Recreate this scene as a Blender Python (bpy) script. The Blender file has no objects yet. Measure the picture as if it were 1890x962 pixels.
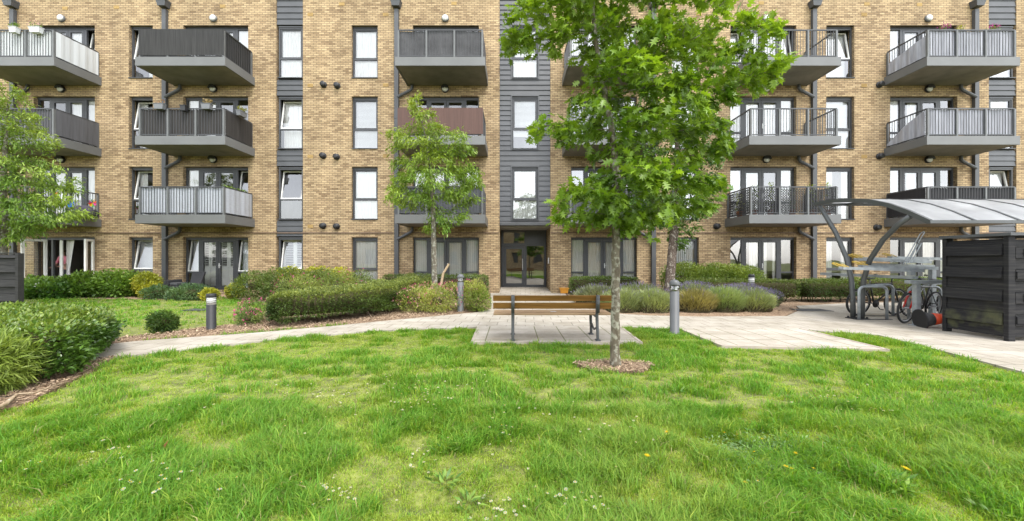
import bpy, bmesh, math, random
import numpy as np
from mathutils import Vector, Matrix, Euler

R = math.radians
rng = np.random.default_rng(7)
random.seed(7)
scene = bpy.context.scene
col = scene.collection

# ------------------------------------------------------------------ camera, sky, sun, exposure
F, CX, CY, H = 704.0, 945.0, 481.0, 1.38          # focal length and centre measured on the photograph, eye height
cam_data = bpy.data.cameras.new('camera')
cam_data.sensor_width = 36.0
cam_data.lens = 36.0 * F / 1890.0
cam_data.clip_start = 0.05
cam_data.clip_end = 2000.0
cam = bpy.data.objects.new('camera', cam_data)
cam.location = (0, 0, H)
cam.rotation_euler = (R(90), 0, 0)
col.objects.link(cam)
scene.camera = cam

SUN_DIR = Vector((0.28, -0.50, 1.00)).normalized()   # towards the sun
world = bpy.data.worlds.new('World')
scene.world = world
world.use_nodes = True
wn, wl = world.node_tree.nodes, world.node_tree.links
wn.clear()
sky = wn.new('ShaderNodeTexSky'); sky.sky_type = 'NISHITA'; sky.sun_disc = False
sky.sun_elevation = math.asin(SUN_DIR.z)
sky.sun_rotation = math.atan2(SUN_DIR.x, SUN_DIR.y)
sky.air_density = 1.0; sky.dust_density = 1.0; sky.ozone_density = 1.0
hs = wn.new('ShaderNodeHueSaturation'); hs.inputs['Saturation'].default_value = 0.22
# cloud cover: soft white variation of the overcast sky
wtc = wn.new('ShaderNodeTexCoord')
wno = wn.new('ShaderNodeTexNoise'); wno.inputs['Scale'].default_value = 3.0; wno.inputs['Detail'].default_value = 6
wrm = wn.new('ShaderNodeMapRange'); wrm.inputs[1].default_value = 0.3; wrm.inputs[2].default_value = 0.75
wrm.inputs[3].default_value = 1.05; wrm.inputs[4].default_value = 2.3
wmul = wn.new('ShaderNodeVectorMath'); wmul.operation = 'SCALE'
bg = wn.new('ShaderNodeBackground'); bg.inputs['Strength'].default_value = 0.15
wo = wn.new('ShaderNodeOutputWorld')
wl.new(sky.outputs[0], hs.inputs['Color'])
wl.new(wtc.outputs['Generated'], wno.inputs['Vector'])
wl.new(wno.outputs['Fac'], wrm.inputs[0])
wl.new(hs.outputs[0], wmul.inputs[0]); wl.new(wrm.outputs[0], wmul.inputs['Scale'])
wl.new(wmul.outputs[0], bg.inputs['Color']); wl.new(bg.outputs[0], wo.inputs['Surface'])

sun_d = bpy.data.lights.new('sun', 'SUN'); sun_d.energy = 1.2; sun_d.angle = R(16); sun_d.color = (1.0, 0.95, 0.87)
sun = bpy.data.objects.new('sun', sun_d); sun.location = (20, -24, 45)
sun.rotation_euler = SUN_DIR.to_track_quat('Z', 'Y').to_euler()
col.objects.link(sun)

vs = scene.view_settings
vs.view_transform = 'Standard'; vs.look = 'None'; vs.gamma = 1.0; vs.use_curve_mapping = False
vs.exposure = 1.28
scene.cycles.max_bounces = 8
scene.cycles.transparent_max_bounces = 12
scene.cycles.caustics_reflective = False
scene.cycles.caustics_refractive = False

# ------------------------------------------------------------------ measuring helpers
D = 16.0                                            # distance of the facade
SC = F / D
def fx(px, Y=D): return (px - CX) / F * Y
def fz(py, Y=D): return H + (CY - py) / F * Y
def gp(px, py, z=0.0):                              # point of the ground seen at a photo pixel
    Y = F * (H - z) / (py - CY)
    return ((px - CX) / F * Y, Y)

# ------------------------------------------------------------------ object helpers
def worldpos(o):
    v = Vector((0, 0, 0))
    while o is not None:
        v = v + Vector(o.location); o = o.parent
    return v

def tag(o, label=None, cat=None, group=None, kind=None):
    if label: o['label'] = label
    if cat: o['category'] = cat
    if group: o['group'] = group
    if kind: o['kind'] = kind
    return o

def empty(name, loc=(0, 0, 0), label=None, cat=None, group=None):
    o = bpy.data.objects.new(name, None)
    o.location = loc; o.empty_display_size = 0.2
    col.objects.link(o)
    return tag(o, label, cat, group)

def link(name, me, mat, parent=None, smooth=False):
    if mat is not None: me.materials.append(mat)
    if smooth: me.polygons.foreach_set('use_smooth', [True] * len(me.polygons))
    o = bpy.data.objects.new(name, me)
    col.objects.link(o)
    if parent is not None: o.parent = parent
    return o

def copy_tree(o, parent=None):
    c = o.copy(); col.objects.link(c); c.parent = parent
    for ch in list(o.children): copy_tree(ch, c)
    return c

class MB:
    def __init__(s): s.v = []; s.f = []
    def quad(s, a, b, c, d):
        n = len(s.v); s.v += [tuple(a), tuple(b), tuple(c), tuple(d)]; s.f.append((n, n+1, n+2, n+3)); return s
    def poly(s, pts):
        n = len(s.v); s.v += [tuple(p) for p in pts]; s.f.append(tuple(range(n, n+len(pts)))); return s
    def hexa(s, P):                                 # 8 corners: bottom 4 ccw, top 4 ccw
        n = len(s.v); s.v += [tuple(p) for p in P]
        for f in ((3,2,1,0),(4,5,6,7),(0,1,5,4),(1,2,6,5),(2,3,7,6),(3,0,4,7)): s.f.append(tuple(n+i for i in f))
        return s
    def box(s, x0, x1, y0, y1, z0, z1):
        return s.hexa([(x0,y0,z0),(x1,y0,z0),(x1,y1,z0),(x0,y1,z0),(x0,y0,z1),(x1,y0,z1),(x1,y1,z1),(x0,y1,z1)])
    def bar(s, p, q, w, h, up=(0,0,1)):             # rectangular bar from p to q
        p, q = Vector(p), Vector(q); d = (q-p).normalized(); u = Vector(up)
        if abs(d.dot(u)) > 0.98: u = Vector((0,1,0))
        x = d.cross(u).normalized(); z = x.cross(d).normalized()
        a, b = x*w/2, z*h/2
        return s.hexa([p-a-b, p+a-b, q+a-b, q-a-b, p-a+b, p+a+b, q+a+b, q-a+b])
    def tube(s, pts, rad, n=8, caps=True):
        pts = [Vector(p) for p in pts]
        rad = [rad]*len(pts) if not hasattr(rad, '__len__') else rad
        ref = None; rings = []
        for i, p in enumerate(pts):
            t = (pts[min(i+1, len(pts)-1)] - pts[max(i-1, 0)])
            t = t.normalized() if t.length > 1e-9 else Vector((0,0,1))
            if ref is None:
                ref = Vector((1,0,0)) if abs(t.x) < 0.9 else Vector((0,1,0))
            x = (ref - t*ref.dot(t)).normalized(); y = t.cross(x); ref = x
            b = len(s.v)
            for k in range(n):
                a = 2*math.pi*k/n
                s.v.append(tuple(p + (x*math.cos(a) + y*math.sin(a))*rad[i]))
            rings.append(b)
        for i in range(len(rings)-1):
            a, b = rings[i], rings[i+1]
            for k in range(n): s.f.append((a+k, a+(k+1)%n, b+(k+1)%n, b+k))
        if caps:
            s.f.append(tuple(reversed(range(rings[0], rings[0]+n)))); s.f.append(tuple(range(rings[-1], rings[-1]+n)))
        return s
    def lathe(s, prof, c=(0,0,0), n=20, axis='z'):  # profile of (radius, height)
        rings = []
        for r, h in prof:
            b = len(s.v)
            for k in range(n):
                a = 2*math.pi*k/n
                if axis == 'z': p = (c[0]+r*math.cos(a), c[1]+r*math.sin(a), c[2]+h)
                elif axis == 'y': p = (c[0]+r*math.cos(a), c[1]+h, c[2]-r*math.sin(a))
                else: p = (c[0]+h, c[1]+r*math.cos(a), c[2]+r*math.sin(a))
                s.v.append(p)
            rings.append(b)
        for i in range(len(rings)-1):
            a, b = rings[i], rings[i+1]
            for k in range(n): s.f.append((a+k, a+(k+1)%n, b+(k+1)%n, b+k))
        s.f.append(tuple(reversed(range(rings[0], rings[0]+n)))); s.f.append(tuple(range(rings[-1], rings[-1]+n)))
        return s
    def torus(s, c, R0, r, axis='y', n=32, m=8):
        b = len(s.v)
        for i in range(n):
            a = 2*math.pi*i/n
            for j in range(m):
                t = 2*math.pi*j/m; rr = R0 + r*math.cos(t); h = r*math.sin(t)
                s.v.append((c[0]+rr*math.cos(a), c[1]+h, c[2]+rr*math.sin(a)))
        for i in range(n):
            for j in range(m):
                s.f.append((b+i*m+j, b+((i+1)%n)*m+j, b+((i+1)%n)*m+(j+1)%m, b+i*m+(j+1)%m))
        return s
    def frame(s, x0, x1, z0, z1, y0, y1, w):        # rectangular ring in the xz plane
        s.box(x0, x0+w, y0, y1, z0, z1); s.box(x1-w, x1, y0, y1, z0, z1)
        s.box(x0+w, x1-w, y0, y1, z1-w, z1); s.box(x0+w, x1-w, y0, y1, z0, z0+w)
        return s
    def xform(s, M, start=0):
        s.v[start:] = [tuple(M @ Vector(p)) for p in s.v[start:]]; return s
    def build(s, name, mat, parent=None, smooth=False, bevel=0.0, world=True):
        off = worldpos(parent) if (parent is not None and world) else Vector((0,0,0))
        me = bpy.data.meshes.new(name)
        me.from_pydata([(p[0]-off.x, p[1]-off.y, p[2]-off.z) for p in s.v], [], s.f)
        me.update()
        o = link(name, me, mat, parent, smooth)
        if bevel:
            m = o.modifiers.new('bevel', 'BEVEL'); m.width = bevel; m.segments = 2; m.limit_method = 'ANGLE'
        return o

def np_mesh(name, V, faces_n, idx, mat, parent=None, colors=None, smooth=False):
    """V (n,3); all faces with faces_n corners, or faces_n an array of corner counts; idx flat corner array"""
    me = bpy.data.meshes.new(name)
    off = np.array(worldpos(parent)) if parent is not None else np.zeros(3)
    V = np.asarray(V, dtype=np.float32) - off.astype(np.float32)
    idx = np.asarray(idx, dtype=np.int32).ravel()
    if np.isscalar(faces_n): counts = np.full(len(idx)//faces_n, faces_n, dtype=np.int32)
    else: counts = np.asarray(faces_n, dtype=np.int32)
    starts = np.concatenate(([0], np.cumsum(counts)[:-1])).astype(np.int32)
    me.vertices.add(len(V)); me.vertices.foreach_set('co', V.ravel())
    me.loops.add(len(idx)); me.loops.foreach_set('vertex_index', idx)
    me.polygons.add(len(counts)); me.polygons.foreach_set('loop_start', starts)
    try: me.polygons.foreach_set('loop_total', counts)
    except Exception: pass
    me.update(calc_edges=True)
    if colors is not None:
        at = me.color_attributes.new('Col', 'FLOAT_COLOR', 'POINT')
        C = np.ones((len(V), 4), dtype=np.float32); C[:, :3] = colors
        at.data.foreach_set('color', C.ravel())
    return link(name, me, mat, parent, smooth)

def vnoise(x, y, freq, seed=0):                     # smooth 2-D value noise in 0..1
    r = np.random.default_rng(seed); G = r.random((64, 64))
    x = np.asarray(x)*freq + 1000.3; y = np.asarray(y)*freq + 1000.7
    xi = np.floor(x).astype(int); yi = np.floor(y).astype(int)
    u = x-xi; v = y-yi; u = u*u*(3-2*u); v = v*v*(3-2*v)
    g = lambda a, b: G[a % 64, b % 64]
    return (g(xi,yi)*(1-u)+g(xi+1,yi)*u)*(1-v) + (g(xi,yi+1)*(1-u)+g(xi+1,yi+1)*u)*v

def inpoly(x, y, poly):
    x = np.asarray(x); y = np.asarray(y); ins = np.zeros(x.shape, bool); n = len(poly)
    for i in range(n):
        x0, y0 = poly[i][:2]; x1, y1 = poly[(i+1) % n][:2]
        if y0 == y1: continue
        c = ((y0 > y) != (y1 > y)) & (x < (x1-x0)*(y-y0)/(y1-y0)+x0)
        ins ^= c
    return ins

# ------------------------------------------------------------------ materials
def newmat(name):
    m = bpy.data.materials.new(name); m.use_nodes = True
    nt = m.node_tree; return m, nt.nodes, nt.links, nt.nodes['Principled BSDF']

def plain(name, c, rough=0.6, metal=0.0, var=0.15, scale=6.0, bump=0.0, bscale=60.0, spec=0.5, c2=None, stretch=(1,1,1)):
    m, n, l, b = newmat(name)
    tc = n.new('ShaderNodeTexCoord'); mp = n.new('ShaderNodeMapping'); mp.inputs['Scale'].default_value = stretch
    no = n.new('ShaderNodeTexNoise'); no.inputs['Scale'].default_value = scale; no.inputs['Detail'].default_value = 5
    l.new(tc.outputs['Object'], mp.inputs[0]); l.new(mp.outputs[0], no.inputs['Vector'])
    rp = n.new('ShaderNodeValToRGB'); rp.color_ramp.elements[0].position = 0.3; rp.color_ramp.elements[1].position = 0.72
    lo = tuple(max(0, x*(1-var)) for x in c); hi = tuple(min(1, x*(1+var)) for x in (c2 or c))
    rp.color_ramp.elements[0].color = (*lo, 1); rp.color_ramp.elements[1].color = (*hi, 1)
    l.new(no.outputs['Fac'], rp.inputs[0]); l.new(rp.outputs[0], b.inputs['Base Color'])
    b.inputs['Roughness'].default_value = rough; b.inputs['Metallic'].default_value = metal
    b.inputs['Specular IOR Level'].default_value = spec
    if bump:
        n2 = n.new('ShaderNodeTexNoise'); n2.inputs['Scale'].default_value = bscale; n2.inputs['Detail'].default_value = 4
        l.new(mp.outputs[0], n2.inputs['Vector'])
        bp = n.new('ShaderNodeBump'); bp.inputs['Strength'].default_value = bump; bp.inputs['Distance'].default_value = 0.02
        l.new(n2.outputs['Fac'], bp.inputs['Height']); l.new(bp.outputs[0], b.inputs['Normal'])
    return m

def brick_mat(name, c1, c2, mortar, bw=0.225, rh=0.075, ms=0.010, dark=(0.5, 0.42, 0.36)):
    m, n, l, b = newmat(name)
    tc = n.new('ShaderNodeNewGeometry')
    sp = n.new('ShaderNodeSeparateXYZ'); l.new(tc.outputs['Position'], sp.inputs[0])
    sn = n.new('ShaderNodeSeparateXYZ'); l.new(tc.outputs['True Normal'], sn.inputs[0])
    ab = n.new('ShaderNodeMath'); ab.operation = 'ABSOLUTE'; l.new(sn.outputs['X'], ab.inputs[0])
    st = n.new('ShaderNodeMath'); st.operation = 'GREATER_THAN'; st.inputs[1].default_value = 0.5; l.new(ab.outputs[0], st.inputs[0])
    mx = n.new('ShaderNodeMix'); mx.data_type = 'FLOAT'
    l.new(st.outputs[0], mx.inputs[0]); l.new(sp.outputs['X'], mx.inputs[2]); l.new(sp.outputs['Y'], mx.inputs[3])
    cb = n.new('ShaderNodeCombineXYZ'); l.new(mx.outputs[0], cb.inputs[0]); l.new(sp.outputs['Z'], cb.inputs[1])
    br = n.new('ShaderNodeTexBrick'); br.inputs['Scale'].default_value = 1.0
    br.inputs['Brick Width'].default_value = bw; br.inputs['Row Height'].default_value = rh
    br.inputs['Mortar Size'].default_value = ms; br.inputs['Mortar Smooth'].default_value = 0.1; br.inputs['Bias'].default_value = -0.15
    br.inputs['Color1'].default_value = (*c1, 1); br.inputs['Color2'].default_value = (*c2, 1); br.inputs['Mortar'].default_value = (*mortar, 1)
    l.new(cb.outputs[0], br.inputs['Vector'])
    # a shade for each single brick, with drifts of browner ones
    def mth(op, a, b_=None):
        q = n.new('ShaderNodeMath'); q.operation = op
        for k, v in enumerate((a, b_)):
            if v is None: continue
            if isinstance(v, (int, float)): q.inputs[k].default_value = v
            else: l.new(v, q.inputs[k])
        return q.outputs[0]
    row = mth('FLOOR', mth('DIVIDE', sp.outputs['Z'], rh))
    par = mth('SUBTRACT', 1.0, mth('ABSOLUTE', mth('MODULO', row, 2.0)))
    colm = mth('FLOOR', mth('ADD', mth('DIVIDE', mx.outputs[0], bw), mth('MULTIPLY', par, 0.5)))
    c2d = n.new('ShaderNodeCombineXYZ'); l.new(colm, c2d.inputs[0]); l.new(row, c2d.inputs[1])
    no = n.new('ShaderNodeTexWhiteNoise'); no.noise_dimensions = '2D'; l.new(c2d.outputs[0], no.inputs['Vector'])
    cell = n.new('ShaderNodeMapping'); cell.inputs['Scale'].default_value = (0.16, 0.11, 1); l.new(c2d.outputs[0], cell.inputs[0])
    no2 = n.new('ShaderNodeTexNoise'); no2.inputs['Scale'].default_value = 1.0; no2.inputs['Detail'].default_value = 3; l.new(cell.outputs[0], no2.inputs['Vector'])
    add = n.new('ShaderNodeMath'); add.operation = 'MULTIPLY_ADD'; add.inputs[1].default_value = 0.75
    wv = mth('MULTIPLY', no.outputs['Value'], 0.58)
    l.new(no2.outputs['Fac'], add.inputs[0]); l.new(wv, add.inputs[2])
    rp = n.new('ShaderNodeValToRGB'); rp.color_ramp.elements[0].position = 0.62; rp.color_ramp.elements[1].position = 1.00
    rp.color_ramp.elements[0].color = (1.05, 1.04, 1.02, 1); rp.color_ramp.elements[1].color = (*dark, 1)
    l.new(add.outputs[0], rp.inputs[0])
    mu = n.new('ShaderNodeMix'); mu.data_type = 'RGBA'; mu.blend_type = 'MULTIPLY'; mu.inputs[0].default_value = 0.9
    l.new(br.outputs['Color'], mu.inputs[6]); l.new(rp.outputs[0], mu.inputs[7])
    # weathering: faint vertical water streaks and broad tone shifts
    wmp = n.new('ShaderNodeMapping'); wmp.inputs['Scale'].default_value = (1.6, 0.22, 1); l.new(cb.outputs[0], wmp.inputs[0])
    wn3 = n.new('ShaderNodeTexNoise'); wn3.inputs['Scale'].default_value = 1.0; wn3.inputs['Detail'].default_value = 6; l.new(wmp.outputs[0], wn3.inputs['Vector'])
    wr = n.new('ShaderNodeMapRange'); wr.inputs[1].default_value = 0.35; wr.inputs[2].default_value = 0.65; wr.inputs[3].default_value = 0.84; wr.inputs[4].default_value = 1.08
    l.new(wn3.outputs['Fac'], wr.inputs[0])
    wsc = n.new('ShaderNodeVectorMath'); wsc.operation = 'SCALE'; l.new(mu.outputs[2], wsc.inputs[0]); l.new(wr.outputs[0], wsc.inputs['Scale'])
    l.new(wsc.outputs[0], b.inputs['Base Color'])
    b.inputs['Roughness'].default_value = 0.85; b.inputs['Specular IOR Level'].default_value = 0.25
    bp = n.new('ShaderNodeBump'); bp.inputs['Strength'].default_value = 0.5; bp.inputs['Distance'].default_value = 0.006; bp.invert = True
    l.new(br.outputs['Fac'], bp.inputs['Height']); l.new(bp.outputs[0], b.inputs['Normal'])
    return m

def paving_mat(name, c1, c2, joint, bw, rh, ms=0.008, offset=0.5, rot=0.0):
    m, n, l, b = newmat(name)
    g = n.new('ShaderNodeNewGeometry')
    mp = n.new('ShaderNodeMapping'); mp.inputs['Rotation'].default_value = (0, 0, rot); l.new(g.outputs['Position'], mp.inputs[0])
    br = n.new('ShaderNodeTexBrick'); br.offset = offset; br.inputs['Scale'].default_value = 1
    br.inputs['Brick Width'].default_value = bw; br.inputs['Row Height'].default_value = rh
    br.inputs['Mortar Size'].default_value = ms; br.inputs['Mortar Smooth'].default_value = 0.2
    br.inputs['Color1'].default_value = (*c1, 1); br.inputs['Color2'].default_value = (*c2, 1); br.inputs['Mortar'].default_value = (*joint, 1)
    l.new(mp.outputs[0], br.inputs['Vector'])
    no = n.new('ShaderNodeTexNoise'); no.inputs['Scale'].default_value = 1.3; no.inputs['Detail'].default_value = 8; no.inputs['Roughness'].default_value = 0.7
    l.new(g.outputs['Position'], no.inputs['Vector'])
    rp = n.new('ShaderNodeValToRGB'); rp.color_ramp.elements[0].position = 0.32; rp.color_ramp.elements[1].position = 0.66
    rp.color_ramp.elements[0].color = (0.66, 0.64, 0.57, 1); rp.color_ramp.elements[1].color = (1.06, 1.05, 1.03, 1)
    l.new(no.outputs['Fac'], rp.inputs[0])
    mu = n.new('ShaderNodeMix'); mu.data_type = 'RGBA'; mu.blend_type = 'MULTIPLY'; mu.inputs[0].default_value = 1
    l.new(br.outputs['Color'], mu.inputs[6]); l.new(rp.outputs[0], mu.inputs[7])
    n3 = n.new('ShaderNodeTexNoise'); n3.inputs['Scale'].default_value = 90; n3.inputs['Detail'].default_value = 3; l.new(g.outputs['Position'], n3.inputs['Vector'])
    r3 = n.new('ShaderNodeMapRange'); r3.inputs[1].default_value = 0.3; r3.inputs[2].default_value = 0.7; r3.inputs[3].default_value = 0.86; r3.inputs[4].default_value = 1.1
    l.new(n3.outputs['Fac'], r3.inputs[0])
    m3 = n.new('ShaderNodeVectorMath'); m3.operation = 'SCALE'; l.new(mu.outputs[2], m3.inputs[0]); l.new(r3.outputs[0], m3.inputs['Scale'])
    l.new(m3.outputs[0], b.inputs['Base Color']); b.inputs['Roughness'].default_value = 0.9; b.inputs['Specular IOR Level'].default_value = 0.2
    bp = n.new('ShaderNodeBump'); bp.inputs['Strength'].default_value = 0.5; bp.inputs['Distance'].default_value = 0.006; bp.invert = True
    l.new(br.outputs['Fac'], bp.inputs['Height']); l.new(bp.outputs[0], b.inputs['Normal'])
    return m

def leaf_mat(name, rough=0.45, trans=0.35, tint=(1.25, 1.2, 0.5), spec=0.4):
    m, n, l, b = newmat(name)
    at = n.new('ShaderNodeAttribute'); at.attribute_name = 'Col'
    l.new(at.outputs['Color'], b.inputs['Base Color'])
    b.inputs['Roughness'].default_value = rough; b.inputs['Specular IOR Level'].default_value = spec
    tr = n.new('ShaderNodeBsdfTranslucent')
    mu = n.new('ShaderNodeMix'); mu.data_type = 'RGBA'; mu.blend_type = 'MULTIPLY'; mu.inputs[0].default_value = 1
    mu.inputs[7].default_value = (*tint, 1); l.new(at.outputs['Color'], mu.inputs[6]); l.new(mu.outputs[2], tr.inputs['Color'])
    ms = n.new('ShaderNodeMixShader'); ms.inputs[0].default_value = trans
    out = n['Material Output']
    l.new(b.outputs[0], ms.inputs[1]); l.new(tr.outputs[0], ms.inputs[2]); l.new(ms.outputs[0], out.inputs['Surface'])
    return m

def glass_mat(name, refl=0.18, tint=(0.93, 0.97, 0.95), rough=0.0):
    m, n, l, b = newmat(name); n.remove(b)
    tr = n.new('ShaderNodeBsdfTransparent'); tr.inputs['Color'].default_value = (*tint, 1)
    gl = n.new('ShaderNodeBsdfGlossy'); gl.inputs['Roughness'].default_value = rough; gl.inputs['Color'].default_value = (1, 1, 1, 1)
    fr = n.new('ShaderNodeFresnel'); fr.inputs['IOR'].default_value = 1.45
    ad = n.new('ShaderNodeMath'); ad.operation = 'ADD'; ad.use_clamp = True; ad.inputs[1].default_value = refl; l.new(fr.outputs[0], ad.inputs[0])
    # float glass is never quite flat
    g = n.new('ShaderNodeNewGeometry'); no = n.new('ShaderNodeTexNoise'); no.inputs['Scale'].default_value = 1.1; no.inputs['Detail'].default_value = 1
    l.new(g.outputs['Position'], no.inputs['Vector'])
    bp = n.new('ShaderNodeBump'); bp.inputs['Strength'].default_value = 0.12; bp.inputs['Distance'].default_value = 0.05
    l.new(no.outputs['Fac'], bp.inputs['Height']); l.new(bp.outputs[0], gl.inputs['Normal'])
    ms = n.new('ShaderNodeMixShader'); l.new(ad.outputs[0], ms.inputs[0]); l.new(tr.outputs[0], ms.inputs[1]); l.new(gl.outputs[0], ms.inputs[2])
    l.new(ms.outputs[0], n['Material Output'].inputs['Surface'])
    return m

def chips_mat(name):
    m, n, l, b = newmat(name)
    g = n.new('ShaderNodeNewGeometry')
    vo = n.new('ShaderNodeTexVoronoi'); vo.inputs['Scale'].default_value = 38; l.new(g.outputs['Position'], vo.inputs['Vector'])
    no = n.new('ShaderNodeTexNoise'); no.inputs['Scale'].default_value = 2.2; no.inputs['Detail'].default_value = 5; l.new(g.outputs['Position'], no.inputs['Vector'])
    sp = n.new('ShaderNodeSeparateColor'); l.new(vo.outputs['Color'], sp.inputs[0])
    ad = n.new('ShaderNodeMath'); ad.operation = 'MULTIPLY_ADD'; ad.inputs[1].default_value = 0.55; l.new(sp.outputs[0], ad.inputs[0])
    sc = n.new('ShaderNodeMath'); sc.operation = 'MULTIPLY'; sc.inputs[1].default_value = 0.5; l.new(no.outputs['Fac'], sc.inputs[0]); l.new(sc.outputs[0], ad.inputs[2])
    rp = n.new('ShaderNodeValToRGB'); e = rp.color_ramp.elements
    e[0].position = 0.12; e[0].color = (0.11, 0.066, 0.038, 1); e[1].position = 0.85; e[1].color = (0.44, 0.32, 0.21, 1)
    x = e.new(0.5); x.color = (0.255, 0.168, 0.104, 1)
    l.new(ad.outputs[0], rp.inputs[0]); l.new(rp.outputs[0], b.inputs['Base Color']); b.inputs['Roughness'].default_value = 0.95
    bp = n.new('ShaderNodeBump'); bp.inputs['Strength'].default_value = 0.9; bp.inputs['Distance'].default_value = 0.02
    l.new(vo.outputs['Distance'], bp.inputs['Height']); l.new(bp.outputs[0], b.inputs['Normal'])
    return m

def attr_mat(name, rough=0.9):
    m, n, l, b = newmat(name); at = n.new('ShaderNodeAttribute'); at.attribute_name = 'Col'
    l.new(at.outputs['Color'], b.inputs['Base Color']); b.inputs['Roughness'].default_value = rough; return m

def timber_mat(name, algae=True):
    m, n, l, b = newmat(name)
    g = n.new('ShaderNodeNewGeometry'); mp = n.new('ShaderNodeMapping'); mp.inputs['Scale'].default_value = (1.6, 1.6, 34); l.new(g.outputs['Position'], mp.inputs[0])
    no = n.new('ShaderNodeTexNoise'); no.inputs['Scale'].default_value = 1; no.inputs['Detail'].default_value = 6; no.inputs['Roughness'].default_value = 0.65; l.new(mp.outputs[0], no.inputs['Vector'])
    rp = n.new('ShaderNodeValToRGB'); e = rp.color_ramp.elements
    e[0].position = 0.46; e[0].color = (0.013, 0.013, 0.015, 1); e[1].position = 0.90; e[1].color = (0.060, 0.057, 0.052, 1)
    l.new(no.outputs['Fac'], rp.inputs[0]); last = rp.outputs[0]
    if algae:
        sp = n.new('ShaderNodeSeparateXYZ'); l.new(g.outputs['Position'], sp.inputs[0])
        mr = n.new('ShaderNodeMapRange'); mr.inputs[1].default_value = 0.75; mr.inputs[2].default_value = 0.15; l.new(sp.outputs['Z'], mr.inputs[0])
        n2 = n.new('ShaderNodeTexNoise'); n2.inputs['Scale'].default_value = 3.2; n2.inputs['Detail'].default_value = 5; l.new(g.outputs['Position'], n2.inputs['Vector'])
        r2 = n.new('ShaderNodeMapRange'); r2.inputs[1].default_value = 0.48; r2.inputs[2].default_value = 0.7; l.new(n2.outputs['Fac'], r2.inputs[0])
        mm = n.new('ShaderNodeMath'); mm.operation = 'MULTIPLY'; l.new(mr.outputs[0], mm.inputs[0]); l.new(r2.outputs[0], mm.inputs[1])
        mx = n.new('ShaderNodeMix'); mx.data_type = 'RGBA'; mx.inputs[7].default_value = (0.11, 0.115, 0.05, 1)
        l.new(mm.outputs[0], mx.inputs[0]); l.new(last, mx.inputs[6]); last = mx.outputs[2]
    l.new(last, b.inputs['Base Color']); b.inputs['Roughness'].default_value = 0.75; b.inputs['Specular IOR Level'].default_value = 0.3
    bp = n.new('ShaderNodeBump'); bp.inputs['Strength'].default_value = 0.4; bp.inputs['Distance'].default_value = 0.004
    l.new(no.outputs['Fac'], bp.inputs['Height']); l.new(bp.outputs[0], b.inputs['Normal'])
    return m

def wood_mat(name, c1, c2, stretch=(1.2, 30, 30)):
    return plain(name, c1, 0.5, var=0.2, scale=1.0, c2=c2, stretch=stretch, bump=0.15, bscale=2.0)

def bark_mat(name, c1, c2, lich, amt=0.6):
    m, n, l, b = newmat(name)
    g = n.new('ShaderNodeNewGeometry'); mp = n.new('ShaderNodeMapping'); mp.inputs['Scale'].default_value = (28, 28, 9); l.new(g.outputs['Position'], mp.inputs[0])
    no = n.new('ShaderNodeTexNoise'); no.inputs['Scale'].default_value = 1; no.inputs['Detail'].default_value = 6; l.new(mp.outputs[0], no.inputs['Vector'])
    rp = n.new('ShaderNodeValToRGB'); rp.color_ramp.elements[0].position = 0.35; rp.color_ramp.elements[1].position = 0.7
    rp.color_ramp.elements[0].color = (*c1, 1); rp.color_ramp.elements[1].color = (*c2, 1); l.new(no.outputs['Fac'], rp.inputs[0])
    n2 = n.new('ShaderNodeTexNoise'); n2.inputs['Scale'].default_value = 16; n2.inputs['Detail'].default_value = 5; l.new(g.outputs['Position'], n2.inputs['Vector'])
    r2 = n.new('ShaderNodeMapRange'); r2.inputs[1].default_value = amt-0.08; r2.inputs[2].default_value = amt+0.02; l.new(n2.outputs['Fac'], r2.inputs[0])
    mx = n.new('ShaderNodeMix'); mx.data_type = 'RGBA'; mx.inputs[7].default_value = (*lich, 1); l.new(r2.outputs[0], mx.inputs[0]); l.new(rp.outputs[0], mx.inputs[6])
    l.new(mx.outputs[2], b.inputs['Base Color']); b.inputs['Roughness'].default_value = 0.9; b.inputs['Specular IOR Level'].default_value = 0.2
    bp = n.new('ShaderNodeBump'); bp.inputs['Strength'].default_value = 0.6; bp.inputs['Distance'].default_value = 0.01
    l.new(no.outputs['Fac'], bp.inputs['Height']); l.new(bp.outputs[0], b.inputs['Normal'])
    return m

M = {}
M['brick'] = brick_mat('buff_brick', (0.485, 0.362, 0.212), (0.350, 0.250, 0.142), (0.20, 0.155, 0.10), ms=0.012, dark=(0.58, 0.53, 0.51))
M['clad'] = plain('grey_cladding', (0.072, 0.075, 0.080), 0.5, var=0.12, scale=2.0)
M['frame'] = plain('anthracite_frame', (0.050, 0.052, 0.056), 0.45, var=0.1)
M['white'] = plain('white_frame', (0.78, 0.77, 0.73), 0.5, var=0.05)
M['slab'] = plain('balcony_fascia', (0.135, 0.138, 0.136), 0.5, var=0.10, scale=1.2)
M['soffit'] = plain('balcony_soffit', (0.20, 0.185, 0.165), 0.8, var=0.2, scale=2.0)
M['rail'] = plain('rail_metal', (0.05, 0.052, 0.055), 0.45, var=0.1)
M['post'] = plain('post_metal', (0.12, 0.125, 0.125), 0.45, var=0.1)
M['glass'] = glass_mat('window_glass', 0.14, (0.97, 0.985, 0.975))
M['darkglass'] = glass_mat('entrance_glass', 0.22, (0.55, 0.58, 0.57))
M['curtain'] = plain('white_curtain', (0.86, 0.85, 0.82), 0.9, var=0.04)
M['curtain_cream'] = plain('cream_curtain', (0.76, 0.73, 0.66), 0.9, var=0.06)
M['blind'] = plain('white_blind', (0.80, 0.80, 0.80), 0.7, var=0.04)
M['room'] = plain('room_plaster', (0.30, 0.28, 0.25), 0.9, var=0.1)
M['lampw'] = plain('lamp_opal', (0.62, 0.62, 0.60), 0.4, var=0.05)
M['black'] = plain('black_plastic', (0.018, 0.018, 0.020), 0.5, var=0.15)
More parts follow.
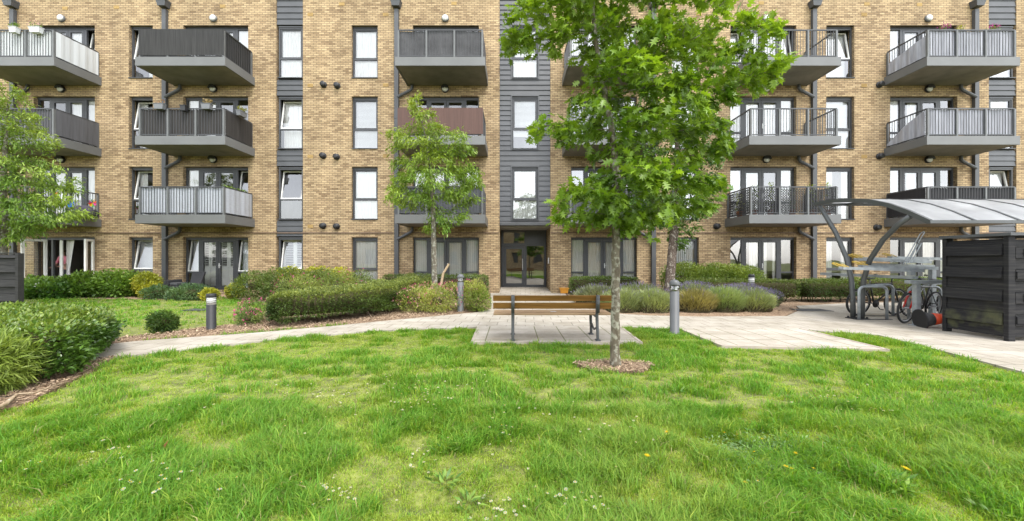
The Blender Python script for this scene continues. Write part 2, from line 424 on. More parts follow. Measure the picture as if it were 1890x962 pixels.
M['airbrick'] = plain('air_brick_clay', (0.36, 0.24, 0.09), 0.9, var=0.15)
# ------------------------------------------------------------------ the apartment building
LV = [0.16, 3.11, 6.07, 9.04]                       # floor levels; openings are 2.2 m high
TOP = 13.4
bld = empty('apartment_building', (0, D, 0), 'four storey buff brick apartment block with dark window frames and grey balconies', 'apartment building')

WCOLS = {'a': (238, 282), 'b': (513, 558), 'c': (649, 697), 'd': (945, 993), 'e': (1240, 1290), 'f': (1525, 1577), 'g': (1828, 1873)}
DCOLS = {'A': (62, 175), 'B': (338, 458), 'C': (762, 884), 'D': (1054, 1176), 'E': (1348, 1470), 'G': (1643, 1767)}
openings = []                                       # holes through the brick
for k, (a, b) in WCOLS.items():
    if k in 'bdg': continue
    for L in LV: openings.append((fx(a), fx(b), L-0.02, L+2.2))
for k, (a, b) in DCOLS.items():
    for L in LV: openings.append((fx(a), fx(b), L, L+2.2))
BAY = (fx(922), fx(1016))
PAN = [(fx(510), fx(559)), (fx(1825), fx(1876))]
openings.append((BAY[0], BAY[1], -0.3, TOP))
for p in PAN: openings.append((p[0], p[1], -0.02, TOP))

def holed_wall(x0, x1, z0, z1, holes, y, depth):
    mb = MB()
    xs = sorted({x0, x1, *[h[0] for h in holes], *[h[1] for h in holes]})
    zs = sorted({z0, z1, *[max(z0, h[2]) for h in holes], *[min(z1, h[3]) for h in holes]})
    for i in range(len(xs)-1):
        for j in range(len(zs)-1):
            cx, cz = (xs[i]+xs[i+1])/2, (zs[j]+zs[j+1])/2
            if any(h[0] < cx < h[1] and h[2] < cz < h[3] for h in holes): continue
            mb.quad((xs[i], y, zs[j]), (xs[i+1], y, zs[j]), (xs[i+1], y, zs[j+1]), (xs[i], y, zs[j+1]))
    for a, b, c, d in holes:                        # reveals
        c2, d2 = max(c, z0), min(d, z1); e = y + depth
        mb.quad((a, y, c2), (a, y, d2), (a, e, d2), (a, e, c2))
        mb.quad((b, y, d2), (b, y, c2), (b, e, c2), (b, e, d2))
        if d < z1: mb.quad((a, y, d2), (b, y, d2), (b, e, d2), (a, e, d2))
        if c > z0: mb.quad((b, y, c2), (a, y, c2), (a, e, c2), (b, e, c2))
    return mb

WX = 24.5
wm = holed_wall(-WX, WX, -0.3, TOP, openings, D, 0.3)
wm.quad((-WX, D, -0.3), (-WX, D, TOP), (-WX, D+10, TOP), (-WX, D+10, -0.3))
wm.quad((WX, D, TOP), (WX, D, -0.3), (WX, D+10, -0.3), (WX, D+10, TOP))
wm.quad((-WX, D+10, -0.3), (-WX, D+10, TOP), (WX, D+10, TOP), (WX, D+10, -0.3))
wall = wm.build('wall', M['brick'], bld)
# entrance recess cheeks
rc = MB(); RY = 17.75
rc.quad((BAY[0], D+0.3, -0.3), (BAY[0], D+0.3, 2.88), (BAY[0], RY+0.2, 2.88), (BAY[0], RY+0.2, -0.3))
rc.quad((BAY[1], D+0.3, 2.88), (BAY[1], D+0.3, -0.3), (BAY[1], RY+0.2, -0.3), (BAY[1], RY+0.2, 2.88))
rc.build('recess_wall', M['brick'], bld)
mb = MB().box(-WX-0.05, WX+0.05, D-0.06, D+10.1, TOP, TOP+0.12); mb.build('coping', M['clad'], bld)
# rooms behind the glass: back wall, floor slabs and party walls
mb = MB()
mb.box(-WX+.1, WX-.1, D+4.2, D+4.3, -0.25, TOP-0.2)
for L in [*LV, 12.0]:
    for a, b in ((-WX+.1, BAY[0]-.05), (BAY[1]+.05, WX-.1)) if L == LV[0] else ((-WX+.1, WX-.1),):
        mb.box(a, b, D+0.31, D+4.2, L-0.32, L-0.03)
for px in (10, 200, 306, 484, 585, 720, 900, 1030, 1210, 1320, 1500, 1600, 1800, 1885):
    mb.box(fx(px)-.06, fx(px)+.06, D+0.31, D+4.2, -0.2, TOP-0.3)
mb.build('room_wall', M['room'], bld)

# --- cladding: lapped boards beside the windows
def boards(mb, x0, x1, z0, z1, y, pitch=0.205):
    n = max(1, round((z1-z0)/pitch)); p = (z1-z0)/n
    for i in range(n):
        a = z0+i*p; b = a+p-0.014
        mb.hexa([(x0, y-0.028, a), (x1, y-0.028, a), (x1, y+0.03, a), (x0, y+0.03, a),
                 (x0, y-0.002, b), (x1, y-0.002, b), (x1, y+0.03, b), (x0, y+0.03, b)])
mb = MB(); dx0, dx1 = fx(WCOLS['d'][0]), fx(WCOLS['d'][1]); yb = D+0.03
z = 2.98
for L in LV[1:]:
    boards(mb, BAY[0]+.01, BAY[1]-.01, z, L-0.07, yb)
    boards(mb, BAY[0]+.01, dx0-.05, L-0.07, L+2.25, yb); boards(mb, dx1+.05, BAY[1]-.01, L-0.07, L+2.25, yb)
    z = L+2.25
boards(mb, BAY[0]+.01, BAY[1]-.01, z, TOP-.05, yb)
mb.box(BAY[0]+.02, dx0-.05, yb+.035, yb+.06, 2.95, TOP-.05); mb.box(dx1+.05, BAY[1]-.02, yb+.035, yb+.06, 2.95, TOP-.05)
mb.box(BAY[0]+.005, BAY[1]-.005, yb-.05, RY+.1, 2.86, 2.975)   # soffit of the entrance recess
for L in LV[1:]:                                     # window surround
    mb.frame(dx0-.05, dx1+.05, L-0.07, L+2.25, yb-.04, yb+.2, .05)
mb.build('cladding', M['clad'], bld)
for (p0, p1) in PAN:
    z = 0.0
    for L in LV + [None]:
        mb = MB()
        top = (L-0.04) if L else TOP-.05
        if top - z > .1:
            mb.box(p0+.004, p1-.004, D+.075, D+.11, z, top); boards(mb, p0+.01, p1-.01, z, top-.02, D+.04, .25); mb.build('cladding', M['clad'], bld)
        if L: z = L+2.24

# --- windows
def sash_quad(x0, x1, z0, z1, y, t):                 # pane corners; leans in by t at the top
    return [(x0, y, z0), (x1, y, z0), (x1, y+t, z1), (x0, y+t, z1)]

def curtain_sheet(x0, x1, z0, z1, y, waves, amp=0.05, seed=0):
    amp *= .45
    r = np.random.default_rng(seed); n = int(max(8, waves*6)); mb = MB(); ph = r.random()*6
    xs = [x0+(x1-x0)*i/n for i in range(n+1)]
    ys = [y+amp*math.sin(ph+waves*2*math.pi*i/n+0.8*math.sin(i*.7+ph)) for i in range(n+1)]
    for i in range(n): mb.quad((xs[i], ys[i], z0), (xs[i+1], ys[i+1], z0), (xs[i+1], ys[i+1], z1), (xs[i], ys[i], z1))
    return mb

def dressing(parent, kind, x0, x1, z0, z1, y, seed):
    w = x1-x0
    if kind == 'curtain': curtain_sheet(x0, x1, z0, z1, y, w*9, .03, seed).build('curtain', M['curtain'], parent)
    elif kind == 'cream': curtain_sheet(x0, x1, z0, z1, y, w*8, .04, seed).build('curtain', M['curtain_cream'], parent)
    elif kind == 'part':                             # pair of curtains drawn to the sides
        curtain_sheet(x0, x0+w*.36, z0, z1, y, w*6, .04, seed).build('curtain', M['curtain'], parent)
        curtain_sheet(x1-w*.30, x1, z0, z1, y, w*6, .04, seed+1).build('curtain', M['curtain'], parent)
    elif kind == 'half': curtain_sheet(x0+w*.42, x1, z0, z1, y, w*6, .04, seed).build('curtain', M['curtain'], parent)
    elif kind in ('blind', 'blind_short'):
        mb = MB(); zb = z0 if kind == 'blind' else z0+(z1-z0)*.26; p = .05; zz = z1
        while zz > zb:
            mb.hexa([(x0, y-.012, zz-.046), (x1, y-.012, zz-.046), (x1, y-.009, zz-.046), (x0, y-.009, zz-.046),
                     (x0, y+.012, zz), (x1, y+.012, zz), (x1, y+.015, zz), (x0, y+.015, zz)]); zz -= p
        mb.build('blind', M['blind'], parent)
    elif kind == 'vertical':
        mb = MB(); n = int(w/.085)
        for i in range(n):
            a = x0+w*i/n; mb.hexa([(a, y, z0), (a+.08, y+.02, z0), (a+.08, y+.022, z0), (a, y+.002, z0),
                                   (a, y, z1), (a+.08, y+.02, z1), (a+.08, y+.022, z1), (a, y+.002, z1)])
        mb.build('blind', M['curtain'], parent)
    elif kind == 'shutter':
        mb = MB(); mid = z0+(z1-z0)*.42
        for a, b in ((x0, x0+w/2-.004), (x0+w/2+.004, x1)):
            mb.frame(a, b, mid, z1, y-.02, y+.02, .07); mb.box(a, b, y-.02, y+.02, z0, mid-.004)
            zz = mid+.1
            while zz < z1-.1:
                mb.hexa([(a+.075, y-.03, zz), (b-.075, y-.03, zz), (b-.075, y-.02, zz), (a+.075, y-.02, zz),
                         (a+.075, y+.02, zz+.03), (b-.075, y+.02, zz+.03), (b-.075, y+.03, zz+.03), (a+.075, y+.03, zz+.03)]); zz += .075
        mb.build('shutter', M['white'], parent)

def window(x0, x1, L, tilt=False, dress='curtain', flush=False, seed=0):
    z0, z1 = L-0.02, L+2.2; y = D+(.06 if flush else .12); w = .055
    zt = z1 - 1.36                                   # transom
    fr = MB().frame(x0+.004, x1-.004, z0+.004, z1-.06, y, y+.075, w)
    fr.box(x0+.004, x1-.004, y-.02, y+.1, z1-.058, z1-.004)      # lintel trim
    fr.box(x0+w+.004, x1-w-.004, y, y+.075, zt-.04, zt+.02)
    o = fr.build('window', M['frame'], bld)
    t = .20 if tilt else 0.0
    a, b, c, d = x0+w+.01, x1-w-.01, zt+.025, z1-.06-w-.005
    s = MB(); yy = y+.02; v = .045
    for (p, q, r_, u) in ((a, a+v, c, d), (b-v, b, c, d), (a+v, b-v, c, c+v), (a+v, b-v, d-v, d)):
        ta, tb = t*(r_-c)/(d-c), t*(u-c)/(d-c)
        s.hexa([(p, yy+ta, r_), (q, yy+ta, r_), (q, yy+.06+ta, r_), (p, yy+.06+ta, r_), (p, yy+tb, u), (q, yy+tb, u), (q, yy+.06+tb, u), (p, yy+.06+tb, u)])
    s.build('sash', M['white'] if tilt else M['frame'], o)
    g = MB().quad(*sash_quad(a+v, b-v, c+v, d-v, yy+.03, t)); g.quad(*sash_quad(a-.005, b+.005, z0+w, zt-.04, y+.03, 0)); g.build('pane', M['glass'], o)
    si = MB().box(x0+.004, x1-.004, D-.04, y-.003, z0+.002, z0+.035); si.build('sill', M['frame'], o)
    dressing(o, dress, x0+.03, x1-.03, z0+.05, z1-.1, y+.33 if tilt else y+.12, seed)
    return o

W = {  # column: per level 0..3 (tilted sash, dressing)
 'a': [(1, 'blind'), (1, 'part'), (1, 'part'), (1, 'half')],
 'b': [(1, 'shutter'), (1, 'none'), (1, 'curtain'), (0, 'curtain')],
 'c': [(0, 'curtain'), (0, 'curtain'), (0, 'blind'), (0, 'curtain')],
 'd': [None, (0, 'curtain'), (0, 'blind_short'), (0, 'curtain')],
 'e': [(0, 'vertical'), (0, 'curtain'), (1, 'part'), (0, 'curtain')],
 'f': [(0, 'part'), (0, 'part'), (0, 'blind'), (1, 'curtain')],
 'g': [(0, 'curtain'), (1, 'curtain'), (0, 'curtain'), (0, 'curtain')]}
for k, rows in W.items():
    for i, spec in enumerate(rows):
        if spec: window(fx(WCOLS[k][0]), fx(WCOLS[k][1]), LV[i], bool(spec[0]), spec[1], k in 'bdg', ord(k)*7+i)

# --- french doors: side light, two leaves, side light
def french_door(x0, x1, L, dress=('curtain',)*4, tilt=(0, 0), leaves=True, seed=0):
    z0, z1 = L, L+2.2; y = D+.14; w = .05; W_ = x1-x0
    e = [x0, x0+W_*.215, x0+W_*.5, x0+W_*.785, x1]
    fr = MB().frame(x0+.004, x1-.004, z0+.002, z1-.06, y, y+.08, w)
    fr.box(x0+.004, x1-.004, y-.02, y+.1, z1-.058, z1-.004)
    for i in (1, 3): fr.box(e[i]-.05, e[i]+.05, y, y+.08, z0+w+.002, z1-.06-w)
    zt = z0+.72
    for a, b in ((x0+w+.004, e[1]-.05), (e[3]+.05, x1-w-.004)): fr.box(a, b, y, y+.08, zt-.035, zt+.035)
    o = fr.build('french_door', M['frame'], bld)
    g = MB()
    for i, (a, b) in enumerate(((x0+w, e[1]-.05), (e[3]+.05, x1-w))):
        g.quad(*sash_quad(a, b, z0+w, zt-.03, y+.04, 0))
        if leaves or i == 0:
            t = .2 if tilt[i] else 0
            g.quad(*sash_quad(a, b, zt+.035, z1-.06-w, y+.04, t))
            if t:
                s = MB(); c, d, v = zt+.04, z1-.06-w-.005, .04
                for (p, q, r_, u) in ((a, a+v, c, d), (b-v, b, c, d), (a+v, b-v, c, c+v), (a+v, b-v, d-v, d)):
                    ta, tb = t*(r_-c)/(d-c), t*(u-c)/(d-c)
                    s.hexa([(p, y+.02+ta, r_), (q, y+.02+ta, r_), (q, y+.08+ta, r_), (p, y+.08+ta, r_), (p, y+.02+tb, u), (q, y+.02+tb, u), (q, y+.08+tb, u), (p, y+.08+tb, u)])
                s.build('sash', M['white'], o)
    if leaves:
        for i, (a, b) in enumerate(((e[1]+.055, e[2]-.006), (e[2]+.006, e[3]-.055))):
            MB().frame(a, b, z0+w+.006, z1-.07-w, y-.004, y+.06, .095).build('door_leaf', M['frame'], o)
            g.quad(*sash_quad(a+.09, b-.09, z0+w+.1, z1-.16-w, y+.03, 0))
        hb = MB()
        hb.box(e[2]+.03, e[2]+.065, y-.018, y-.005, z0+.9, z0+1.1); hb.bar((e[2]+.048, y-.05, z0+1.0), (e[2]+.17, y-.05, z0+1.0), .018, .018)
        hb.bar((e[2]+.048, y-.006, z0+1.0), (e[2]+.048, y-.058, z0+1.0), .018, .018)
        hb.build('handle', M['lampw'], o)
    g.build('pane', M['glass'], o)
    for i in range(4):
        a, b = e[i]+.03, e[i+1]-.03
        dressing(o, dress[i], a, b, z0+.05, z1-.1, y+.34 if (i in (0, 3) and tilt[0 if i == 0 else 1]) else y+.10, seed+i)
    return o

c4 = ('curtain',)*4; v4 = ('vertical',)*4; n4 = ('none',)*4
DR = {
 'A': [None, (('none', 'curtain', 'curtain', 'curtain'), (0, 0)), (('none', 'none', 'curtain', 'curtain'), (0, 0)), (('none', 'none', 'curtain', 'half'), (0, 1))],
 'B': [(('blind', 'shutter', 'shutter', 'blind'), (1, 1)), (('curtain', 'none', 'none', 'half'), (0, 1)), (('curtain', 'curtain', 'none', 'none'), (0, 0)), (('curtain', 'curtain', 'curtain', 'curtain'), (0, 0))],
 'C': [(v4, (0, 0)), (('curtain', 'cream', 'curtain', 'curtain'), (0, 0)), (n4, (0, 0)), (n4, (0, 0))],
 'D': [(('cream', 'cream', 'cream', 'curtain'), (0, 0)), (('none', 'none', 'cream', 'none'), (0, 0)), (c4, (0, 0)), (c4, (0, 0))],
 'E': [(('none', 'half', 'part', 'none'), (0, 0)), (('curtain', 'curtain', 'none', 'curtain'), (0, 0)), (c4, (0, 0)), (('curtain', 'curtain', 'curtain', 'curtain'), (1, 1))],
 'G': [(('none', 'cream', 'cream', 'curtain'), (0, 0)), (('half', 'half', 'curtain', 'none'), (0, 0)), (('curtain', 'half', 'none', 'none'), (0, 0)), (c4, (0, 0))]}
for k, rows in DR.items():
    for i, spec in enumerate(rows):
        if spec: french_door(fx(DCOLS[k][0]), fx(DCOLS[k][1]), LV[i], spec[0], spec[1], True, ord(k)*11+i)
# the open doors on the ground floor at the left: white inside faces, dark room
def open_door():
    x0, x1 = fx(62), fx(175); z0, z1 = LV[0], LV[0]+2.2; y = D+.14; w = .05
    xa, xb = fx(89), fx(101)
    fr = MB().frame(x0+.004, x1-.004, z0+.002, z1-.06, y, y+.08, w); fr.box(x0+.004, x1-.004, y-.02, y+.1, z1-.058, z1-.004)
    fr.box(xa-.04, xa+.04, y, y+.08, z0+w+.002, z1-.06-w)
    o = fr.build('french_door', M['frame'], bld)
    MB().box(xb-.06, xb+.06, y+.082, y+.12, z0+w+.01, z1-.12).build('door_post', M['white'], o)
    for hx, depth in ((fx(88), .74), (x1-.03, .46)):
        lf = MB(); a, b = D-depth, D-.02; v = .09
        for (p, q, r_, u) in ((a, a+v, z0+.03, z1-.1), (b-v, b, z0+.03, z1-.1), (a+v, b-v, z0+.03, z0+.12), (a+v, b-v, z1-.19, z1-.1)):
            lf.box(hx-.03, hx+.03, p, q, r_, u)
        # swung out a little past square so that the inner face is seen
        ang = R(-16) if hx < fx(120) else R(14)
        Mx = Matrix.Translation((hx, D, 0)) @ Matrix.Rotation(ang, 4, 'Z') @ Matrix.Translation((-hx, -D, 0))
        lf.xform(Mx).build('door_leaf', M['white'], o)
        MB().quad((hx, a+v, z0+.12), (hx, b-v, z0+.12), (hx, b-v, z1-.19), (hx, a+v, z1-.19)).xform(Mx).build('pane', M['glass'], o)
    # white curtain tied back beside the opening
    mb = MB(); n = 10
    for i in range(n):
        u0, u1 = i/n, (i+1)/n
        def P(u, zz, k): return (xb-.04+u*k, D+.45+.03*math.sin(u*18), zz)
        mb.quad(P(u0, z0+.75, .16), P(u1, z0+.75, .16), P(u1, z1-.1, .38), P(u0, z1-.1, .38))
        mb.quad(P(u0, z0+.03, .36), P(u1, z0+.03, .36), P(u1, z0+.75, .16), P(u0, z0+.75, .16))
    mb.build('curtain', M['curtain'], o)
open_door()

# --- entrance in the recess
e0, e1, ez, et = BAY[0]+.03, BAY[1]-.02, .15, 2.85
fr = MB().frame(e0, e1, ez, et, RY, RY+.1, .10)
xm = fx(970, RY); zt = fz(452, RY)
fr.box(xm-.05, xm+.05, RY, RY+.1, ez+.1, et-.1); fr.box(e0+.1, xm-.05, RY, RY+.1, zt-.07, zt+.07); fr.box(xm+.05, e1-.1, RY, RY+.1, zt-.05, et-.1)
ent = fr.build('entrance_door', M['frame'], bld)
MB().frame(e0+.105, xm-.055, ez+.05, zt-.08, RY-.005, RY+.06, .12).build('door_leaf', M['frame'], ent)
g = MB(); g.quad((e0+.2, RY+.03, ez+.15), (xm-.16, RY+.03, ez+.15), (xm-.16, RY+.03, zt-.19), (e0+.2, RY+.03, zt-.19))
g.quad((xm+.05, RY+.04, ez+.1), (e1-.1, RY+.04, ez+.1), (e1-.1, RY+.04, zt-.05), (xm+.05, RY+.04, zt-.05))
g.quad((e0+.1, RY+.04, zt+.07), (xm-.05, RY+.04, zt+.07), (xm-.05, RY+.04, et-.1), (e0+.1, RY+.04, et-.1))
g.build('pane', M['darkglass'], ent)
MB().tube([(xm-.14, RY-.01, .95), (xm-.14, RY-.07, .95), (xm-.14, RY-.07, 1.45), (xm-.14, RY-.01, 1.45)], .014, 8).build('handle', M['lampw'], ent)
MB().box(BAY[1]-.055, BAY[1]-.012, D+.5, D+.62, 1.25, 1.5).build('entry_panel', M['lampw'], bld)

# --- balconies
def screen_mat(name, c, var=.15, sx=40, c2=None):
    return plain(name, c, .8, var=var, scale=1.0, stretch=(sx, sx, 1.2), c2=c2)
SM = {'white': screen_mat('white_screen_cloth', (.52, .54, .55), .06), 'bamboo': screen_mat('dark_bamboo_screen', (.024, .0235, .023), .5, 40),
      'brown': screen_mat('brown_slat_screen', (.030, .027, .025), .5, 40), 'foil': plain('pale_grey_screen', (.38, .40, .44), .6, var=.08, scale=3, stretch=(2, 2, 14), bump=.5, bscale=3),
      'mesh': plain('grey_mesh_screen', (.07, .07, .074), .8, var=.3, scale=3, bump=.3, bscale=12), 'rust': screen_mat('red_brown_screen', (.092, .050, .040), .15, 30),
      'pale': screen_mat('pale_grey_cloth', (.34, .35, .39), .25, 10), 'dark': screen_mat('charcoal_screen', (.020, .020, .023), .2, 30),
      'smoke': screen_mat('smoky_panel', (.075, .08, .09), .1, 4), 'mid': screen_mat('mid_grey_screen', (.085, .085, .092), .15, 30)}
BD = 1.65
def sheet(mb, p, q, z0, z1, amp, waves, seed, top=None):
    r = np.random.default_rng(seed); L_ = math.hypot(q[0]-p[0], q[1]-p[1]); n = max(6, int(L_*14)); nx, ny = -(q[1]-p[1])/L_, (q[0]-p[0])/L_
    ph = r.random()*6
    def P(i, z):
        u = i/n; d = amp*(math.sin(ph+u*waves*6.28)+.6*math.sin(2.7*u*waves*6.28+1))
        return (p[0]+(q[0]-p[0])*u+nx*d, p[1]+(q[1]-p[1])*u+ny*d, z)
    for i in range(n):
        t0 = z1 if top is None else z0+(z1-z0)*top(i/n); t1 = z1 if top is None else z0+(z1-z0)*top((i+1)/n)
        mb.quad(P(i, z0), P(i+1, z0), P(i+1, t1), P(i, t0))
RAILS = {}
def balcony(pb0, pb1, L, screen=None, h=1.05, side_top=None, outside=False, lattice=False):
    x0, x1 = fx(pb0), fx(pb1); zt = L; zb = L-.33; yf = D-BD
    sl = MB().box(x0, x1, yf, D-.002, zb+.02, zt-.02)
    sl.box(x0-.012, x1+.012, yf-.012, yf+.05, zb, zt); sl.box(x0-.012, x0+.05, yf+.052, D-.004, zb, zt); sl.box(x1-.05, x1+.012, yf+.052, D-.004, zb, zt)
    o = sl.build('balcony', M['slab'], bld)
    MB().box(x0+.06, x1-.06, yf+.06, D-.01, zb+.005, zb+.018).build('soffit', M['soffit'], o)
    a, b, y = x0+.10, x1-.10, yf+.08
    r = MB(); zr = zt+h
    for z, s in ((zr, .022), (zt+.07, .015)):
        r.box(a-.02, b+.02, y-.02, y+.02, z-s, z+s)
        r.box(a-.02, a+.02, y+.022, D-.03, z-s, z+s); r.box(b-.02, b+.02, y+.022, D-.03, z-s, z+s)
    n = round((b-a)/.105)
    for i in range(1, n):
        x = a+(b-a)*i/n; r.box(x-.007, x+.007, y-.007, y+.007, zt+.085, zr-.022)
    m = round((D-.03-y)/.105)
    for i in range(1, m):
        yy = y+(D-.03-y)*i/m
        for x in (a, b): r.box(x-.007, x+.007, yy-.007, yy+.007, zt+.085, zr-.022)
    r.build('railing', M['rail'], o)
    for x in (a, a+(b-a)/3, a+(b-a)*2/3, b): MB().box(x-.032, x+.032, y-.04, y+.035, zt+.002, zr-.024).build('post', M['post'], o)
    for x in (a, b): MB().box(x-.025, x+.025, D-.075, D-.012, zt+.002, zr-.024).build('post', M['post'], o)
    if screen:
        s = MB(); d = -.045 if outside else .03; k = sum(map(ord, screen))+int(L*3); am = .012 if screen in ('foil', 'white', 'pale') else .004
        sheet(s, (a+(.03 if not outside else -.03), y+d), (b-(.03 if not outside else -.03), y+d), zt+.08, zr+(.02 if outside else -.03), am, 5, k)
        sheet(s, (a-d, y+.04), (a-d, D-.05), zt+.08, zr+(.02 if outside else -.03), am, 2, k+1, side_top)
        sheet(s, (b+d, y+.04), (b+d, D-.05), zt+.08, zr+(.02 if outside else -.03), am, 2, k+2)
        s.build('privacy_screen', SM[screen], o)
    if lattice:
        s = MB()
        for (p0, p1) in (((a, y+.04), (b, y+.04)), ((a+.04, y+.05), (a+.04, D-.05)), ((b-.04, y+.05), (b-.04, D-.05))):
            p0, p1 = Vector((*p0, 0)), Vector((*p1, 0)); L_ = (p1-p0).length; dd = (p1-p0)/L_; hh = zr-.05-(zt+.09)
            for sg in (1, -1):
                t = -hh
                while t < L_:
                    t0, t1 = max(0, t), min(L_, t+hh); za, zb2 = (t0-t), (t1-t)
                    if sg < 0: za, zb2 = hh-za, hh-zb2
                    A, B = p0+dd*t0, p0+dd*t1
                    if t1-t0 > .03: s.bar((A.x, A.y+.006*sg, zt+.09+za), (B.x, B.y+.006*sg, zt+.09+zb2), .008, .022)
                    t += .095
        s.build('lattice_screen', M['black'], o)
    return o

BAL = {'A': (39, 187), 'B': (322, 470), 'C': (752, 900), 'D': (1038, 1186), 'E': (1338, 1489), 'G': (1632, 1785)}
BS = {'A': [None, dict(), dict(screen='mid'), dict(screen='white')],
      'B': [None, dict(screen='foil'), dict(screen='brown'), dict(screen='bamboo', outside=True)],
      'C': [None, dict(screen='smoke'), dict(screen='rust', outside=True), dict(screen='mesh')],
      'D': [None, dict(screen='smoke'), dict(screen='pale'), dict()],
      'E': [None, dict(lattice=True), dict(), dict()],
      'G': [None, dict(screen='dark'), dict(screen='pale', side_top=lambda u: .98-.9*u**1.4), dict(screen='pale', side_top=lambda u: .85-.38*u)]}
for k, rows in BS.items():
    for i, d in enumerate(rows):
        if d is not None: balcony(*BAL[k], LV[i], **d)

# --- bulkhead lights, drainpipes, vents, conduit
def wall_light(px, z, hood):
    x = fx(px)
    o = MB().lathe([(.145, 0), (.15, -.02), (.15, -.06), (.135, -.075)], (x, D-.002, z), 20, 'y').build('wall_light', M['black'] if hood else M['post'], bld, True)
    MB().lathe([(.13, -.077), (.12, -.10), (.08, -.125), (.02, -.135)], (x, D-.002, z), 20, 'y').build('diffuser', M['lampw'], o, True)
    if hood:
        mb = MB(); n = 10
        for i in range(n):
            a0, a1 = math.pi*i/n, math.pi*(i+1)/n
            p = lambda a, r_, yy: (x+r_*math.cos(a), D+yy, z+r_*math.sin(a))
            mb.quad(p(a0, .155, -.02), p(a1, .155, -.02), p(a1, .16, -.16), p(a0, .16, -.16)); mb.quad(p(a0, .16, -.16), p(a1, .16, -.16), p(a1, .02, -.17), p(a0, .02, -.17))
        mb.build('hood', M['black'], o)
for px in (115, 395, 822, 1108, 1413, 1712):
    for i, z in enumerate((fz(295), fz(165), fz(35))): wall_light(px, z, i < 2)

def drainpipe(px, side):
    x = fx(px); w = .085
    mb = MB().box(x-w, x+w, D-.13, D-.012, 0.0, fz(20)); mb.box(x-w-.012, x+w+.012, D-.14, D-.008, fz(120), fz(120)+.05)
    for z in (1.4, 4.3, 7.3): mb.box(x-w-.012, x+w+.012, D-.142, D-.006, z, z+.06)
    o = mb.build('drainpipe', M['clad'], bld)
    MB().hexa([(x-.15, D-.25, fz(17)), (x+.15, D-.25, fz(17)), (x+.15, D-.005, fz(17)), (x-.15, D-.005, fz(17)),
               (x-.2, D-.28, fz(8)), (x+.2, D-.28, fz(8)), (x+.2, D-.005, fz(8)), (x-.2, D-.005, fz(8))]).box(x-.21, x+.21, D-.29, D-.004, fz(8)+.002, fz(8)+.06).build('hopper', M['clad'], o)
    for L in LV[1:]:
        xo = x+side*.66; z = L-.35
        MB().tube([(xo, D-.11, z+.05), (xo, D-.11, z-.14), (xo-side*.08, D-.11, z-.22), (x+side*.03, D-.11, z-.50)], .062, 8).build('branch_pipe', M['clad'], o)
for px, s in ((28, 1), (307, 1), (733, 1), (1205, -1), (1500, -1), (1797, -1)): drainpipe(px, s)

def vent(px, py):
    c = (fx(px), D-.003, fz(py))
    MB().lathe([(.13, 0), (.135, -.02), (.12, -.05), (.085, -.06), (.085, -.11), (.11, -.12), (.11, -.15), (.03, -.16)], c, 18, 'y').build('wall_vent', M['black'], bld, True)
for px, py in ((598, 157), (623, 159), (597, 288), (622, 290), (597, 417), (622, 418), (1322, 156), (1322, 288), (1322, 418), (1622, 157), (1622, 289), (1617, 420)): vent(px, py)
def air_brick(px, py):
    x, z = fx(px), fz(py); mb = MB()
    for i in range(5): mb.box(x-.115+i*.048, x-.115+i*.048+.036, D-.012, D+.02, z-.068, z+.068)
    mb.box(x-.118, x+.118, D-.004, D+.02, z-.074, z-.069); mb.build('air_brick', M['airbrick'], bld)
for px, py in ((573, 27), (573, 158), (573, 289), (573, 418), (712, 27), (712, 157), (712, 288), (1290, 26), (1595, 27), (1595, 158), (1595, 289), (1340, 26)): air_brick(px, py)
for px, py in ((120, 14), (215, 12), (411, 10), (631, 6), (838, 5), (1405, 4), (1600, 6), (1697, 7)):
    x, z = fx(px), fz(py); MB().box(x-.11, x+.11, D-.010, D+.02, z-.10, z+.03).build('weep_block', M['airbrick'], bld)
cz = fz(430)
M['conduit'] = plain('brown_conduit', (.14, .09, .06), .6)
for a, b in ((-60, 22), (34, 300), (314, 726), (740, 921), (1017, 1198), (1212, 1493), (1507, 1790), (1804, 1960)):
    MB().box(fx(a), fx(b), D-.030, D-.003, cz-.022, cz+.022).build('conduit', M['conduit'], bld)
# ------------------------------------------------------------------ ground, paths, beds
def gpl(*pts): return [gp(*p) for p in pts]
PATH = [(-12.0, 5.9), *gpl((160, 668), (330, 649), (450, 635), (560, 623), (700, 612), (870, 606)), (-.70, 7.83), (2.25, 7.83),
        *gpl((1235, 609), (1262, 610)), (3.33, 7.58), (5.72, 7.58), *gpl((1515, 613), (1620, 620), (1720, 645), (1890, 690)), (6.0, 3.6), (5.6, 1.5), (16, 1.5), (24, 8), (24, 13.2),
        *gpl((1760, 557), (1560, 561), (1470, 566), (1478, 573), (1452, 585), (1290, 586), (1200, 584), (1130, 580), (1065, 563)), (2.2, 15.99), (1.60, 15.99), (1.60, 16.3), (-.52, 16.3), (-.52, 15.99), (-.9, 15.99),
        *gpl((906, 572), (880, 578), (700, 595), (600, 605), (460, 617), (250, 632), (200, 638)), (-12.0, 7.3)]
PAD1 = [(-.66, 6.31), (2.13, 6.31), (2.22, 7.826), (-.69, 7.826)]
PAD2 = [(3.34, 6.05), (5.70, 5.80), (5.72, 7.576), (3.33, 7.576)]
BED_L = [*gpl((200, 637), (250, 631), (460, 616), (600, 604), (700, 594), (880, 577), (906, 571)), (-.95, 15.9), (-6.8, 15.9), (-11.2, 15.9), (-21, 15.9), *gpl((60, 551), (180, 552), (300, 553), (415, 549), (500, 560), (478, 597), (380, 604), (300, 617), (215, 624))]
BED_R = [(2.25, 15.9), *gpl((1068, 563), (1130, 579), (1200, 583), (1290, 585), (1450, 584), (1475, 573), (1468, 565), (1560, 560), (1760, 556)), (24, 13.3), (24, 15.9)]
